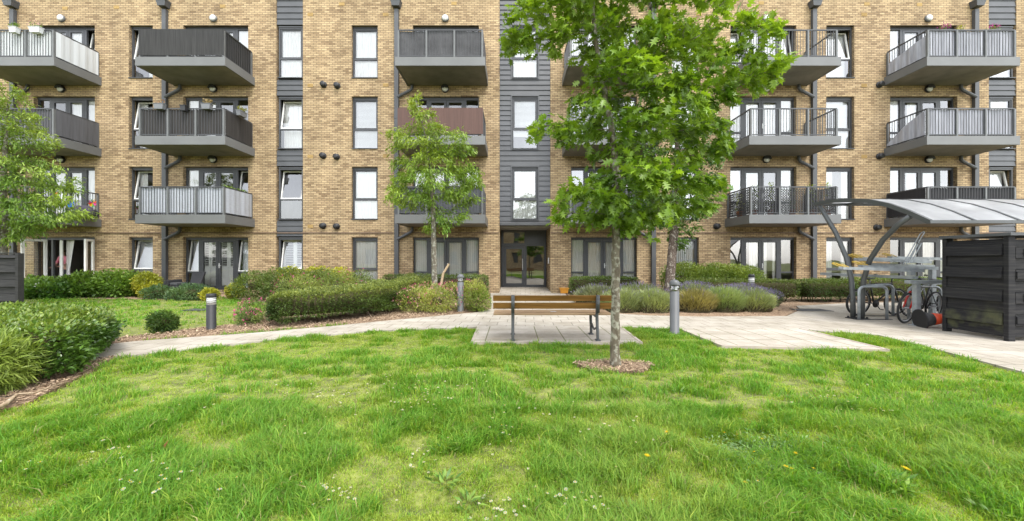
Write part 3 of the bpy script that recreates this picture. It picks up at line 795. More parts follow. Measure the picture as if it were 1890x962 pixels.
BED_N = [(-8.5, 2.9), (-5.0, 2.9), (-4.72, 3.45), *gpl((60, 742), (140, 700), (215, 660), (165, 666)), (-8.5, 5.75)]
TREE_RING = [(1.33+.43*math.cos(a)*(1+.14*math.sin(3*a)+.08*math.sin(7*a+1)), 4.93+.30*math.sin(a)*(1+.15*math.cos(2*a)+.10*math.sin(5*a))) for a in np.linspace(0, 2*math.pi, 24, endpoint=False)]
HARD = [PATH, PAD1, PAD2]
BEDS = [BED_L, BED_R, BED_N, TREE_RING]
def masked(x, y, polys):
    m = np.zeros(np.asarray(x).shape, bool)
    for p in polys: m |= inpoly(x, y, p)
    return m
def lawn_z(x, y):
    near = np.clip((5.9-np.asarray(y))/1.5, 0, 1)*np.clip((np.asarray(x)+5.2)/.8, 0, 1)*np.clip((5.9-np.asarray(x))/.8, 0, 1)
    return -0.012+.012*vnoise(x, y, 1.3, 5) + near*(.07*vnoise(x, y, .55, 3)+.065*vnoise(x*.8, y*1.2, 1.9, 4)+.05*vnoise(x*.8, y*1.2, 4.2, 6)-.085)

def tri_fill(name, poly, z, mat, holes=(), thick=.05):
    bm = bmesh.new(); vs_ = [bm.verts.new((p[0], p[1], z)) for p in poly]
    f = bm.faces.new(vs_)
    if f.normal.z < 0: f.normal_flip()
    r = bmesh.ops.extrude_face_region(bm, geom=[f])
    bmesh.ops.translate(bm, verts=[v for v in r['geom'] if isinstance(v, bmesh.types.BMVert)], vec=(0, 0, -thick))
    bmesh.ops.triangulate(bm, faces=bm.faces[:]); bmesh.ops.recalc_face_normals(bm, faces=bm.faces[:])
    me = bpy.data.meshes.new(name); bm.to_mesh(me); bm.free()
    return tag(link(name, me, mat), kind='structure')

M['soil'] = plain('lawn_soil', (.12, .14, .04), .95, var=.35, scale=9, c2=(.19, .21, .05))
M['paving'] = paving_mat('light_paving', (.47, .435, .385), (.43, .395, .345), (.24, .22, .19), .40, .40, .009, .5, R(2))
M['pad'] = paving_mat('pad_paving', (.48, .44, .39), (.44, .40, .35), (.19, .19, .11), .45, .50, .010, 0.0)
M['kerb'] = plain('kerb_stone', (.42, .36, .30), .9, var=.15, scale=5)
M['chips'] = chips_mat('wood_chip_mulch')

g = MB().quad((-400, -400, -.14), (400, -400, -.14), (400, 400, -.14), (-400, 400, -.14)).build('ground', M['soil']); tag(g, kind='structure')
nx, ny = 330, 170
X, Y = np.meshgrid(np.linspace(-24, 24, nx), np.linspace(.2, 15.95, ny)); xf, yf = X.ravel(), Y.ravel()
Z = lawn_z(xf, yf); Z[masked(xf, yf, HARD+BEDS)] -= .05
i = np.arange(nx*ny).reshape(ny, nx)
q = np.stack([i[:-1, :-1], i[:-1, 1:], i[1:, 1:], i[1:, :-1]], -1).reshape(-1, 4)
tag(np_mesh('lawn', np.stack([xf, yf, Z], 1), 4, q, M['soil'], smooth=True), kind='structure')
tri_fill('path', PATH, .022, M['paving'])
tri_fill('bench_pad', PAD1, .030, M['pad'])
tri_fill('paved_pad', PAD2, .030, M['pad'])
for nm, p, z in (('mulch_bed', BED_L, .012), ('mulch_bed', BED_R, .012), ('mulch_bed', BED_N, .016), ('tree_pit', TREE_RING, .018)): tri_fill(nm, p, z, M['chips'])
# pin kerbs round the two pads and the entrance ramp
kb = MB()
for P in (PAD1, PAD2):
    for a, b in ((P[0], P[1]), (P[1], P[2]), (P[3], P[0])):
        d = Vector((b[0]-a[0], b[1]-a[1], 0)).normalized()*.024
        kb.bar((a[0]-d.x, a[1]-d.y, -.01), (b[0]+d.x*.0, b[1]+d.y*.0, -.01), .046, .094)
tag(kb.build('kerb_strip', M['kerb']), kind='structure')
rp = MB().hexa([(BAY[0]-.0+.004, D-.9, .02), (BAY[1]-.004, D-.9, .02), (BAY[1]-.004, 19.5, .02), (BAY[0]+.004, 19.5, .02),
                (BAY[0]+.004, D-.9, .027), (BAY[1]-.004, D-.9, .027), (BAY[1]-.004, RY-.3, .15), (BAY[0]+.004, RY-.3, .15)])
rp.box(BAY[0]+.004, BAY[1]-.004, RY-.3, 19.5, .02, .149)
tag(rp.build('entrance_ramp', M['paving']), kind='structure')

# loose wood chips lying over the beds
def chips(n, polys, box, name, k=1.0):
    pts = []
    while len(pts) < n:
        x = rng.uniform(box[0], box[1], n); y = rng.uniform(box[2], box[3], n); m = masked(x, y, polys); pts += list(zip(x[m], y[m]))
    P = np.array(pts[:n]); a = rng.random(n)*6.28; L_ = rng.uniform(.009, .026, n)*k; w = rng.uniform(.003, .008, n)*k; t1, t2 = rng.normal(0, .35, n), rng.normal(0, .35, n)
    z = rng.uniform(.022, .040, n) + .004
    ax = np.stack([np.cos(a), np.sin(a), t1], 1)*L_[:, None]; bx = np.stack([-np.sin(a), np.cos(a), t2], 1)*w[:, None]; c = np.stack([P[:, 0], P[:, 1], z], 1)
    V = np.stack([c-ax-bx, c+ax-bx, c+ax+bx, c-ax+bx], 1).reshape(-1, 3)
    u = rng.random(n)[:, None]; v = rng.uniform(.6, 1.25, n)[:, None]
    C = (np.array([.18, .115, .068])*(1-u)+np.array([.52, .385, .26])*u)*v
    tag(np_mesh(name, V, 4, np.arange(4*n), M['chip'], colors=np.repeat(C, 4, 0)), kind='stuff')
M['chip'] = attr_mat('wood_chip')
chips(16000, [BED_L], (-7, 0, 5.8, 11.5), 'wood_chips')
chips(2600, [BED_R], (2, 9, 9, 13), 'wood_chips')
chips(7000, [BED_N], (-7, -4.3, 3, 5.7), 'wood_chips')
chips(2200, [[(p[0]*1.12-.16, p[1]*1.1-.5) for p in TREE_RING]], (.6, 2, 4.4, 5.4), 'wood_chips', .7)

# ------------------------------------------------------------------ grass: every blade a bent strip
M['grass'] = leaf_mat('grass_blade', .55, .5, (1.2, 1.15, .45), .25)
def grass_fields(x, y):
    n1 = vnoise(x*.75, y*1.25, .9, 11); n2 = vnoise(x*.75, y*1.35, 3.2, 12); n3 = vnoise(x, y, 6.5, 13)
    s = np.clip(.22*n1+.44*n2+.42*n3-.04, 0, 1); s = np.clip((s-.33)/.34, 0, 1); return s*s*(3-2*s)
def grass(name, nt, per, x0, x1, y0, y1, ypow, hscale, wscale, avoid, fan=True):
    """tufts of blades: each tuft has its own height, tone and spread, so the sward is uneven"""
    u = rng.random(nt); y = y0+(y1-y0)*u**ypow
    if fan: x = rng.uniform(-1, 1, nt)*np.minimum(y*945/704*1.12+1.0, max(abs(x0), abs(x1)))
    else: x = rng.uniform(x0, x1, nt)
    ok = (x > x0) & (x < x1) & ~masked(x, y, avoid); x, y = x[ok], y[ok]; nt = len(x)
    s = np.clip(grass_fields(x, y)+rng.normal(0, .20, nt), 0, 1); th = rng.uniform(.65, 1.3, nt); tone = rng.normal(0, .26, nt); sig = rng.uniform(.016, .042, nt)*(1+.25*(wscale-1))
    ta = vnoise(x, y, .8, 21)*10.0+rng.normal(0, .9, nt)
    k = np.repeat(np.arange(nt), per); n = len(k)
    off = rng.normal(0, 1, (n, 2))*sig[k][:, None]; bx, by = x[k]+off[:, 0], y[k]+off[:, 1]; s_ = s[k]
    ok = ~masked(bx+rng.normal(0, .018, n), by+rng.normal(0, .018, n), avoid); bx, by, s_, k, off = bx[ok], by[ok], s_[ok], k[ok], off[ok]; n = len(k)
    z = lawn_z(bx, by)-.004
    h = (.013+.046*s_+.040*np.clip(s_-.62, 0, 1)/.38)*th[k]*rng.uniform(.45, 1.25, n)*hscale; w = rng.uniform(.0012, .0026, n)*wscale*(1+.35*s_)
    out = np.arctan2(off[:, 1], off[:, 0]); mixv = rng.random(n) < .55
    ang = np.where(mixv, out, ta[k])+rng.normal(0, .7, n); lean = np.clip(rng.normal(.62, .32, n), .05, 1.5)*h
    dx, dy = np.cos(ang), np.sin(ang); tw = rng.normal(0, .6, n); px, py = -np.sin(ang+tw), np.cos(ang+tw)
    b = np.stack([bx, by, z], 1); S = np.stack([px, py, np.zeros(n)], 1)*w[:, None]; Dv = np.stack([dx, dy, np.zeros(n)], 1); up = np.array([0, 0, 1.0])
    m = b+Dv*(lean*.30)[:, None]+up*(h*.62)[:, None]; t = b+Dv*lean[:, None]+up*(h*rng.uniform(.6, 1.0, n))[:, None]
    V = np.stack([b-S, b+S, m+S*.85, m-S*.85, t], 1).reshape(-1, 3)
    i = np.arange(n)*5; idx = np.stack([i, i+1, i+2, i+3, i+3, i+2, i+4], 1).ravel(); cnt = np.tile([4, 3], n)
    t_ = np.clip(s_*.8+tone[k]+rng.normal(0, .12, n)+.05, 0, 1)[:, None]; pale = vnoise(bx, by, .8, 31)[:, None]
    c = np.array([.400, .500, .075])*(1-t_)+np.array([.140, .330, .038])*t_
    c = c*(1-.3*np.clip(pale-.6, 0, 1)*2)+np.array([.40, .38, .10])*(.3*np.clip(pale-.6, 0, 1)*2)
    straw = (rng.random(n) < .02+.05*(1-s_))[:, None]; c = np.where(straw, np.array([.46, .40, .20])*rng.uniform(.6, 1.1, n)[:, None], c)
    c = c*rng.uniform(.72, 1.25, n)[:, None]
    return tag(np_mesh(name, V, cnt, idx, M['grass'], colors=np.repeat(c, 5, 0)), kind='stuff')
OFF = HARD+BEDS
grass('grass', 40000, 18, -5.6, 7, 1.25, 3.6, .9, 1.0, 1.0, OFF)
grass('grass', 46000, 12, -6.2, 7.5, 3.6, 8.1, .8, .95, 1.4, OFF)
grass('grass', 12000, 9, -22, -4.5, 6.3, 14.6, .9, .95, 2.6, OFF, False)
# ------------------------------------------------------------------ leaves, shrubs, hedges, trees
GAIN = np.array([1.30, 1.24, 1.2])
LEAF = {  # template: vertices (x across, y along, z up) and triangles
 'oval': ([(0,0,0), (-.26,.5,.07), (0,.52,0), (.26,.5,.07), (0,1,-.05)], [(0,2,1), (0,3,2), (1,2,4), (2,3,4)]),
 'lance': ([(0,0,0), (-.13,.42,.04), (.13,.42,.04), (0,1,-.12)], [(0,2,1), (1,2,3)]),
 'blade': ([(-.035,0,0), (.035,0,0), (.03,.55,.02), (-.03,.55,.02), (0,1,-.06)], [(0,1,2), (0,2,3), (3,2,4)]),
 'bamboo': ([(0,0,0), (-.045,.40,.02), (.045,.40,.02), (0,1,-.16)], [(0,2,1), (1,2,3)]),
 'oak': ([(0,0,0), (0,.12,0), (0,.30,0), (0,.50,0), (0,.70,0), (0,1,-.10), (.25,.17,.05), (.40,.44,.07), (.36,.72,.03), (-.25,.17,.05), (-.40,.44,.07), (-.36,.72,.03),
          (.09,.28,.03), (.10,.48,.03), (.08,.68,.02), (-.09,.28,.03), (-.10,.48,.03), (-.08,.68,.02)],
         [(0,6,12), (0,12,2), (2,12,7), (2,7,13), (2,13,3), (3,13,8), (3,8,14), (3,14,4), (4,14,5),
          (0,15,9), (0,2,15), (2,10,15), (2,16,10), (2,3,16), (3,11,16), (3,17,11), (3,4,17), (4,5,17)]),
}
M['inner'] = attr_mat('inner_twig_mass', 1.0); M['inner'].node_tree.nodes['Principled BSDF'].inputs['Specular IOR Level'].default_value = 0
M['leaf'] = leaf_mat('leaf', .42, .33)
M['leaf_gloss'] = leaf_mat('glossy_leaf', .28, .25, spec=.55)
M['leaf_oak'] = leaf_mat('oak_leaf', .38, .40, (1.25, 1.25, .42), .5)
M['petal'] = leaf_mat('petal', .7, .3, (1, 1, 1), .2)

def leaves(name, P, DIR, size, tmpl, C, mat, parent=None, roll=.5):
    n = len(P); tv = np.array(LEAF[tmpl][0]); tf = np.array(LEAF[tmpl][1]); k = len(tv)
    DIR = DIR/np.maximum(np.linalg.norm(DIR, axis=1, keepdims=True), 1e-6)
    up = np.tile([0, 0, 1.0], (n, 1))+rng.normal(0, roll, (n, 3))
    X = np.cross(DIR, up); X /= np.maximum(np.linalg.norm(X, axis=1, keepdims=True), 1e-6); Zv = np.cross(X, DIR)
    size = np.broadcast_to(size, (n,))[:, None, None]
    V = P[:, None, :]+size*(tv[None, :, 0:1]*X[:, None]+tv[None, :, 1:2]*DIR[:, None]+tv[None, :, 2:3]*Zv[:, None])
    idx = (np.arange(n)[:, None, None]*k+tf[None]).reshape(-1)
    return np_mesh(name, V.reshape(-1, 3), 3, idx, mat, parent, colors=np.repeat(C, k, 0))

def leafcols(n, c1, c2, P=None, hi=None, hz=None, freq=2.2, seed=3):
    t = rng.random(n)
    if P is not None: t = .45*t+.55*np.clip(1.9*vnoise(P[:, 0]+P[:, 2]*.7, P[:, 1]+P[:, 2], freq, seed)-.45, 0, 1)
    c1, c2 = np.array(c1)*GAIN, np.array(c2)*GAIN
    c = c1*(1-t[:, None])+c2*t[:, None]
    if hi is not None:                              # fresh growth on the topmost shoots; for the path hedge, overhead light tinted in
        k = np.clip((P[:, 2]-hz[0])/(hz[1]-hz[0]), 0, 1)*rng.random(n); c = c*(1-k[:, None])+np.array(hi)*k[:, None]
    return c*rng.uniform(.75, 1.25, n)[:, None]

def ell_points(ells, n, inner=.55, lump=.12, seed=0, flat=True):
    w = np.array([(e[3]*e[4]+e[4]*e[5]+e[3]*e[5]) for e in ells]); w = w/w.sum(); k = rng.choice(len(ells), n, p=w); E = np.array(ells)[k]
    d = rng.normal(0, 1, (n, 3)); d /= np.linalg.norm(d, axis=1, keepdims=True); r = inner+(1-inner)*rng.random(n)**.55
    r = r*(1-lump+2*lump*vnoise(d[:, 0]*1.3+E[:, 0], d[:, 1]*1.3+d[:, 2]+E[:, 1], 2.1, seed))
    P = E[:, :3]+d*r[:, None]*E[:, 3:6]
    N = d/E[:, 3:6]; N /= np.linalg.norm(N, axis=1, keepdims=True)
    if flat:
        ok = P[:, 2] > .03; P, N = P[ok], N[ok]
    return P, N

def lump_core(ells, scale, seed):
    mb = MB()
    for e in ells:
        bm = bmesh.new(); bmesh.ops.create_icosphere(bm, subdivisions=3, radius=1)
        b = len(mb.v)
        for v in bm.verts:
            k = scale*(.86+.28*float(vnoise(v.co.x*2+e[0], v.co.y*2+v.co.z*2, 1.7, seed)))
            mb.v.append((e[0]+v.co.x*k*e[3], e[1]+v.co.y*k*e[4], max(.015, e[2]+v.co.z*k*e[5])))
        for f in bm.faces: mb.f.append(tuple(b+v.index for v in f.verts))
        bm.free()
    return mb

def stems(root, pts, base, mat, n=7, r=.012):
    mb = MB()
    for i in range(n):
        p = pts[rng.integers(len(pts))]; b = (base[0]+rng.normal(0, .06), base[1]+rng.normal(0, .05), .0)
        mid = ((b[0]*.6+p[0]*.4)+rng.normal(0, .03), b[1]*.6+p[1]*.4, p[2]*.5)
        mb.tube([b, mid, tuple(p)], [r, r*.7, r*.35], 5)
    return mb.build('stem', mat, root)

M['twig'] = bark_mat('twig_bark', (.055, .040, .028), (.12, .095, .065), (.16, .15, .11), .7)
def shrub(name, label, cat, ells, n, size, c1, c2, tmpl='oval', mat='leaf', up=.35, spread=.7, inner=.55, hi=None, flowers=None, core=.55, group=None, seed=1, lump=.20, freq=2.2):
    cx = sum(e[0] for e in ells)/len(ells); cy = sum(e[1] for e in ells)/len(ells)
    o = empty(name, (cx, cy, 0), label, cat, group)
    P, N = ell_points(ells, int(n*1.7), inner*.8, lump, seed); m = len(P)
    Dr = N+np.array([0, 0, up])+rng.normal(0, spread, (m, 3))
    zt = max(e[2]+e[5] for e in ells)
    C = leafcols(m, c1, c2, P, hi, (zt*.55, zt), freq, seed)
    leaves('foliage', P, Dr, size*rng.uniform(.65, 1.3, m), tmpl, C, M[mat], o)
    if core:
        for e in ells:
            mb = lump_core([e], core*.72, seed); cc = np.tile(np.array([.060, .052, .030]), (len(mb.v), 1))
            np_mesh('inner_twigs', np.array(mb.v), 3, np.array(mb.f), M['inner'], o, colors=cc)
    stems(o, P, (cx, cy), M['twig'])
    if flowers:
        for fn, fc, fs in flowers:
            Pf, Nf = ell_points(ells, fn, .96, lump, seed); ok = Pf[:, 2] > zt*.25; Pf, Nf = Pf[ok], Nf[ok]; Pf = Pf+Nf*.03
            q = np.repeat(Pf, 3, 0)+rng.normal(0, fs*.35, (len(Pf)*3, 3)); k = len(q)
            fo = leaves('blossom', q, rng.normal(0, 1, (k, 3))+np.repeat(Nf, 3, 0), fs*rng.uniform(.6, 1.2, k), 'oval', np.array(fc)*rng.uniform(.75, 1.2, k)[:, None], M['petal'], o); fo['kind'] = 'stuff'
    return o

def hedge(name, label, cat, path, hw, h, n, size, c1, c2, tmpl='oval', mat='leaf', hi=None, z0=.08, lump=.05, group=None, seed=2, flowers=None, nstem=8, lean=.0):
    """clipped hedge along a line; path of (x, y); hw half width"""
    h0, h1 = h if isinstance(h, tuple) else (h, h)
    for _ in range(3):                              # round the corners of the line
        q = [path[0]]
        for a_, b_ in zip(path[:-1], path[1:]): q += [(a_[0]*.75+b_[0]*.25, a_[1]*.75+b_[1]*.25), (a_[0]*.25+b_[0]*.75, a_[1]*.25+b_[1]*.75)]
        path = q+[path[-1]]
    A = np.array(path, float); seg = np.diff(A, axis=0); ln = np.linalg.norm(seg, axis=1); cum = np.concatenate(([0], np.cumsum(ln))); T = cum[-1]
    def at(s):
        k = np.clip(np.searchsorted(cum, s, side='right')-1, 0, len(ln)-1); u = (s-cum[k])/ln[k]; p = A[k]+seg[k]*u[:, None]; d = seg[k]/ln[k][:, None]
        return p, d
    def section(s, a):                              # rounded box section, a runs 0..2pi round its outline
        p, d = at(np.clip(s, 0, T)); nrm = np.stack([-d[:, 1], d[:, 0]], 1)
        q = (np.asarray(a)/(2*math.pi)*8) % 8       # right side up, top, left side down, bottom
        u = np.where(q < 1, 1.0, np.where(q < 3, 2-q, np.where(q < 5, -1.0, np.where(q < 7, q-6, 1.0))))
        v = np.where(q < 1, q, np.where(q < 3, 1.0, np.where(q < 5, 4-q, np.where(q < 7, -1.0, q-8))))
        k_ = (np.abs(u)**5+np.abs(v)**5)**(-.2); return p, d, nrm, u*k_, v*k_
    o = empty(name, (*A[len(A)//2], 0), label, cat, group)
    ne = int(n*hw*2*h0/((hw*2+2*h0)*T+hw*4*h0)*2); nb = n-ne
    HH = lambda q: h0+(h1-h0)*np.clip(q/T, 0, 1)
    s = rng.uniform(0, T, nb); h = HH(s); a = rng.uniform(-.75, math.pi+.75, nb); sd = vnoise(s*1.0, a*1.3, 2.4, seed)*2-1
    k = (1-.20*rng.random(nb)**2)*(1+lump*sd*2.2)+rng.normal(0, .055, nb)
    p, d, nr, u, v = section(s, a)
    P = np.concatenate([p+nr*(u*k*hw)[:, None], (z0+(h-z0)*(.5+.5*v*k))[:, None]], 1)
    N = np.concatenate([nr*u[:, None]**3, (v**3)[:, None]], 1)
    # the two ends
    a = rng.uniform(0, 2*math.pi, ne); rr = np.sqrt(rng.random(ne)); s = np.where(rng.random(ne) < .5, 0, T); h = HH(s); p, d, nr, u, v = section(s, a)
    sgn = np.where(s < T/2, -1, 1); off = (hw*.10*(1-rr**4)+rng.normal(0, .03, ne))*sgn
    Pe = np.concatenate([p+nr*(u*rr*hw)[:, None]+d*off[:, None], (z0+(h-z0)*(.5+.5*v*rr))[:, None]], 1); Ne = np.concatenate([d*sgn[:, None], np.zeros((ne, 1))], 1)
    P = np.concatenate([P, Pe]); N = np.concatenate([N, Ne]); ok = P[:, 2] > .03; P, N = P[ok], N[ok]; m = len(P)
    Dr = N+np.array([0, 0, .35])+rng.normal(0, .6, (m, 3))
    C = leafcols(m, c1, c2, P, hi, (h0*.72, h0*1.02), 1.7, seed)
    leaves('foliage', P, Dr, size*rng.uniform(.65, 1.3, m), tmpl, C, M[mat], o)
    # dense twiggy inside
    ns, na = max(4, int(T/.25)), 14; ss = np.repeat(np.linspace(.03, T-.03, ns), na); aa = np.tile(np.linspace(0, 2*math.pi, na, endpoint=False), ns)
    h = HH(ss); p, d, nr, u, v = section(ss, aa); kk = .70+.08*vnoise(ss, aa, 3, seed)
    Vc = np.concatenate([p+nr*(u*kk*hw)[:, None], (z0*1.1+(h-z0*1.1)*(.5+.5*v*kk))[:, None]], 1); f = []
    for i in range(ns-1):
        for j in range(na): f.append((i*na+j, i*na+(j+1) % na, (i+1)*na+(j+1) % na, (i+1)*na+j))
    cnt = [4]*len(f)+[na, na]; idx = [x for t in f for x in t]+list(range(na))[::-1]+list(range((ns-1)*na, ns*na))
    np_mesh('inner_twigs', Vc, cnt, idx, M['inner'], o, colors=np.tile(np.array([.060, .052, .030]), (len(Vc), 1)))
    mb = MB()
    for i in range(nstem):
        pp, dd = at(np.array([T*(i+.5)/nstem])); b = pp[0]+rng.normal(0, hw*.35, 2)
        mb.tube([(b[0]+rng.normal(0, .05), b[1], 0), (b[0], b[1], z0*2.2), (b[0]+rng.normal(0, .1), b[1]+rng.normal(0, .1), h0*.7)], [.018, .014, .008], 6)
    mb.build('stem', M['twig'], o)
    if flowers:
        for fn, fc, fs in flowers:
            ii = rng.choice(m, fn); q = np.repeat(P[ii]+N[ii]*.03, 3, 0)+rng.normal(0, fs*.35, (fn*3, 3))
            fo = leaves('blossom', q, rng.normal(0, 1, (fn*3, 3))+np.repeat(N[ii], 3, 0), fs*rng.uniform(.6, 1.2, fn*3), 'oval', np.array(fc)*rng.uniform(.75, 1.2, fn*3)[:, None], M['petal'], o); fo['kind'] = 'stuff'
    return o

def grow(start, attract, step=.12, kill=.24, infl=1.2, iters=120, gravity=0.0):
    """space colonisation from an existing chain of points; returns nodes, parents"""
    N = [np.array(p, float) for p in start]; par = [-1]+list(range(len(start)-1)); At = np.array(attract, float)
    best = np.full(len(At), 1e9); bi = np.zeros(len(At), int); new = list(range(len(N)))
    for it in range(iters):
        if not len(At): break
        Q = np.array([N[i] for i in new])
        if len(Q):
            dd = np.linalg.norm(At[:, None]-Q[None], axis=2); j = dd.argmin(1); dm = dd[np.arange(len(At)), j]; up = dm < best
            best[up] = dm[up]; bi[up] = np.array(new)[j[up]]
        keep = best > kill; At, best, bi = At[keep], best[keep], bi[keep]
        if not len(At): break
        act = best < infl
        if not act.any(): infl *= 1.5; new = []; continue
        new = []
        for node in np.unique(bi[act]):
            t = At[act & (bi == node)]; d = t-N[node]; d = (d/np.linalg.norm(d, axis=1, keepdims=True)).sum(0)+rng.normal(0, .22, 3)+np.array([0, 0, gravity]); l = np.linalg.norm(d)
            if l < 1e-3: continue
            q = N[node]+d/l*step
            if any(np.linalg.norm(q-N[c]) < step*.3 for c in range(max(0, len(N)-60), len(N))): continue
            N.append(q); par.append(int(node)); new.append(len(N)-1)
    return np.array(N), np.array(par)

def tree(name, label, cat, trunk, trunk_r, ells, n_att, n_leaf, size, tmpl, c1, c2, bark, mat='leaf', hi=None, step=.12, kill=.25, infl=1.2, start_h=0, droop=.25, tip=.0035, group=None, seed=5, freq=1.4, bark_leaf=.011, spread=.5, cl=.0, power=2.3):
    base = trunk[0]; o = empty(name, base, label, cat, group)
    chain = []
    for a, b in zip(trunk[:-1], trunk[1:]):
        a, b = Vector(a), Vector(b); k = max(1, int((b-a).length/step))
        chain += [tuple(a+(b-a)*i/k) for i in range(k)]
    chain.append(tuple(trunk[-1])); nt_ = len(chain)
    vol = np.array([e[3]*e[4]*e[5] for e in ells])**.62; vol /= vol.sum(); k = rng.choice(len(ells), n_att, p=vol); E = np.array(ells)[k]
    d = rng.normal(0, 1, (n_att, 3)); d /= np.linalg.norm(d, axis=1, keepdims=True); A = E[:, :3]+d*(rng.random(n_att)**.42)[:, None]*E[:, 3:6]
    N, par = grow(chain, A, step, kill, infl)
    m = len(N); kids = [[] for _ in range(m)]
    for i in range(m):
        if par[i] >= 0: kids[par[i]].append(i)
    rad = np.zeros(m)
    for i in range(m-1, -1, -1):
        rad[i] = tip if not kids[i] else (sum(rad[c]**power for c in kids[i]))**(1/power)
    # a parent can have a higher index than its child only in the trunk chain, which is in order
    tl = np.linspace(0, 1, nt_); tr = np.interp(tl, np.linspace(0, 1, len(trunk_r)), trunk_r); rad[:nt_] = tr
    for i in range(nt_, m): rad[i] = min(rad[i], rad[par[i]]*.8 if par[i] < nt_ else rad[par[i]])
    flare = [(r*(1+.35*max(0, 1-i*step/.22)**2)) for i, r in enumerate(tr)]
    MB().tube([(c[0]+.006*math.sin(i*1.7), c[1], c[2]) for i, c in enumerate(chain)], flare, 14).build('trunk', bark, o, True)
    mb = MB()
    for i in range(nt_, m):
        p = par[i]
        if p < nt_ or len(kids[p]) > 1:             # start of a chain
            ch = [p, i]
            while len(kids[ch[-1]]) == 1: ch.append(kids[ch[-1]][0])
            r = [rad[i] if p < nt_ else min(rad[p], rad[i]*1.15)]+[rad[q] for q in ch[1:]]
            mb.tube([tuple(N[q]) for q in ch], r, 7 if rad[i] > .012 else 5, False)
    mb.build('branch', bark, o, True)
    thin = np.where((rad < bark_leaf) & (np.arange(m) >= nt_))[0]
    w = np.where([len(kids[i]) == 0 for i in thin], 3.0, 1.0); w /= w.sum()
    ii = rng.choice(thin, n_leaf, p=w); pn = N[ii]; pd = pn-N[par[ii]]; pd /= np.maximum(np.linalg.norm(pd, axis=1, keepdims=True), 1e-6)
    out = pn-np.array([np.mean([e[0] for e in ells]), np.mean([e[1] for e in ells]), np.mean([e[2] for e in ells])]); out /= np.linalg.norm(out, axis=1, keepdims=True)
    P = pn-pd*(rng.random(n_leaf)*step)[:, None]+rng.normal(0, size*(.25+cl), (n_leaf, 3))
    Dr = pd*.6+out*.3+rng.normal(0, spread, (n_leaf, 3))+np.array([0, 0, -droop])
    C = leafcols(n_leaf, c1, c2, P, hi, (np.percentile(P[:, 2], 40), P[:, 2].max()), freq, seed)
    leaves('foliage', P, Dr, size*rng.uniform(.6, 1.25, n_leaf), tmpl, C, M[mat], o, .45)
    return o

def E_(px, py, Y, rx, ry, rd, ):                     # ellipsoid seen at a pixel, radii in photo pixels and metres of depth
    return (fx(px, Y), Y, fz(py, Y), rx/F*Y, rd, ry/F*Y)

# the young oak on the lawn
YO = 4.93
M['bark_oak'] = bark_mat('oak_bark', (.095, .078, .055), (.18, .155, .115), (.28, .27, .215), .57)
def T_(px, py, Y): return (fx(px, Y), Y, fz(py, Y))
tree('oak_tree', 'slender young oak with lobed leaves rising from a wood chip ring beside the bench', 'tree',
     [(1.33, YO, -.03), T_(1136, 560, YO), T_(1137, 440, YO), T_(1139, 330, YO), T_(1128, 230, YO+.05), T_(1112, 150, YO+.05), T_(1097, 60, YO), T_(1090, -60, YO), T_(1086, -180, YO)],
     [.064, .056, .053, .048, .040, .033, .026, .020, .010],
     [E_(1160, 50, 5.1, 150, 70, .8), E_(1365, 110, 5.0, 85, 70, .6), E_(1415, 130, 5.0, 35, 40, .4), E_(1290, 60, 5.1, 90, 55, .7), E_(985, 60, 5.0, 75, 60, .6), E_(945, 70, 5.0, 35, 30, .35), E_(1020, 10, 5.0, 90, 50, .6), E_(1150, 220, 5.0, 140, 90, 1.0), E_(1270, 190, 5.0, 100, 70, .7),
      E_(1150, 345, 4.9, 125, 65, .9), E_(1080, 375, 4.7, 75, 45, .6), E_(1040, 390, 4.8, 30, 32, .4), E_(1250, 360, 5.0, 85, 60, .6), E_(1290, 385, 5.0, 35, 30, .4), E_(1020, 235, 4.9, 60, 32, .4), E_(1150, 400, 4.9, 95, 30, .6), E_(1130, -90, 5.0, 170, 110, 1.0), E_(1310, 260, 5.1, 45, 50, .5), E_(1200, 130, 4.9, 160, 70, .8)],
     850, 12000, .128, 'oak', (.050, .115, .012), (.215, .335, .036), M['bark_oak'], 'leaf_oak', hi=(.27, .36, .045), step=.10, kill=.17, infl=.9, droop=.22, bark_leaf=.0105, cl=.2, freq=1.6)

# pale young tree left of the entrance
YP = 11.6
M['bark_pale'] = bark_mat('pale_bark', (.10, .085, .062), (.20, .18, .14), (.33, .33, .27), .6)
tree('ornamental_tree', 'pale green feathery young tree behind the pink flowering shrub, tied to a short stake', 'tree',
     [(fx(803, YP), YP, 0), T_(801, 480, YP), T_(800, 400, YP), T_(796, 320, YP), T_(785, 250, YP), T_(768, 185, YP)], [.095, .085, .075, .05, .03, .012],
     [E_(800, 340, YP, 85, 55, 1.2), E_(785, 255, YP, 48, 55, .8), E_(763, 195, YP, 16, 32, .35), E_(845, 285, YP, 40, 60, .7), E_(738, 265, YP, 28, 45, .6), E_(862, 340, YP, 40, 40, .7), E_(745, 340, YP, 40, 50, .8), E_(805, 410, YP, 45, 25, .5), E_(850, 400, YP, 35, 14, .4), E_(725, 250, YP, 20, 14, .3)],
     620, 15000, .135, 'lance', (.085, .18, .024), (.245, .345, .050), M['bark_pale'], 'leaf', hi=(.32, .36, .07), step=.14, kill=.22, infl=1.0, droop=.45, bark_leaf=.012, cl=.25, freq=1.1)
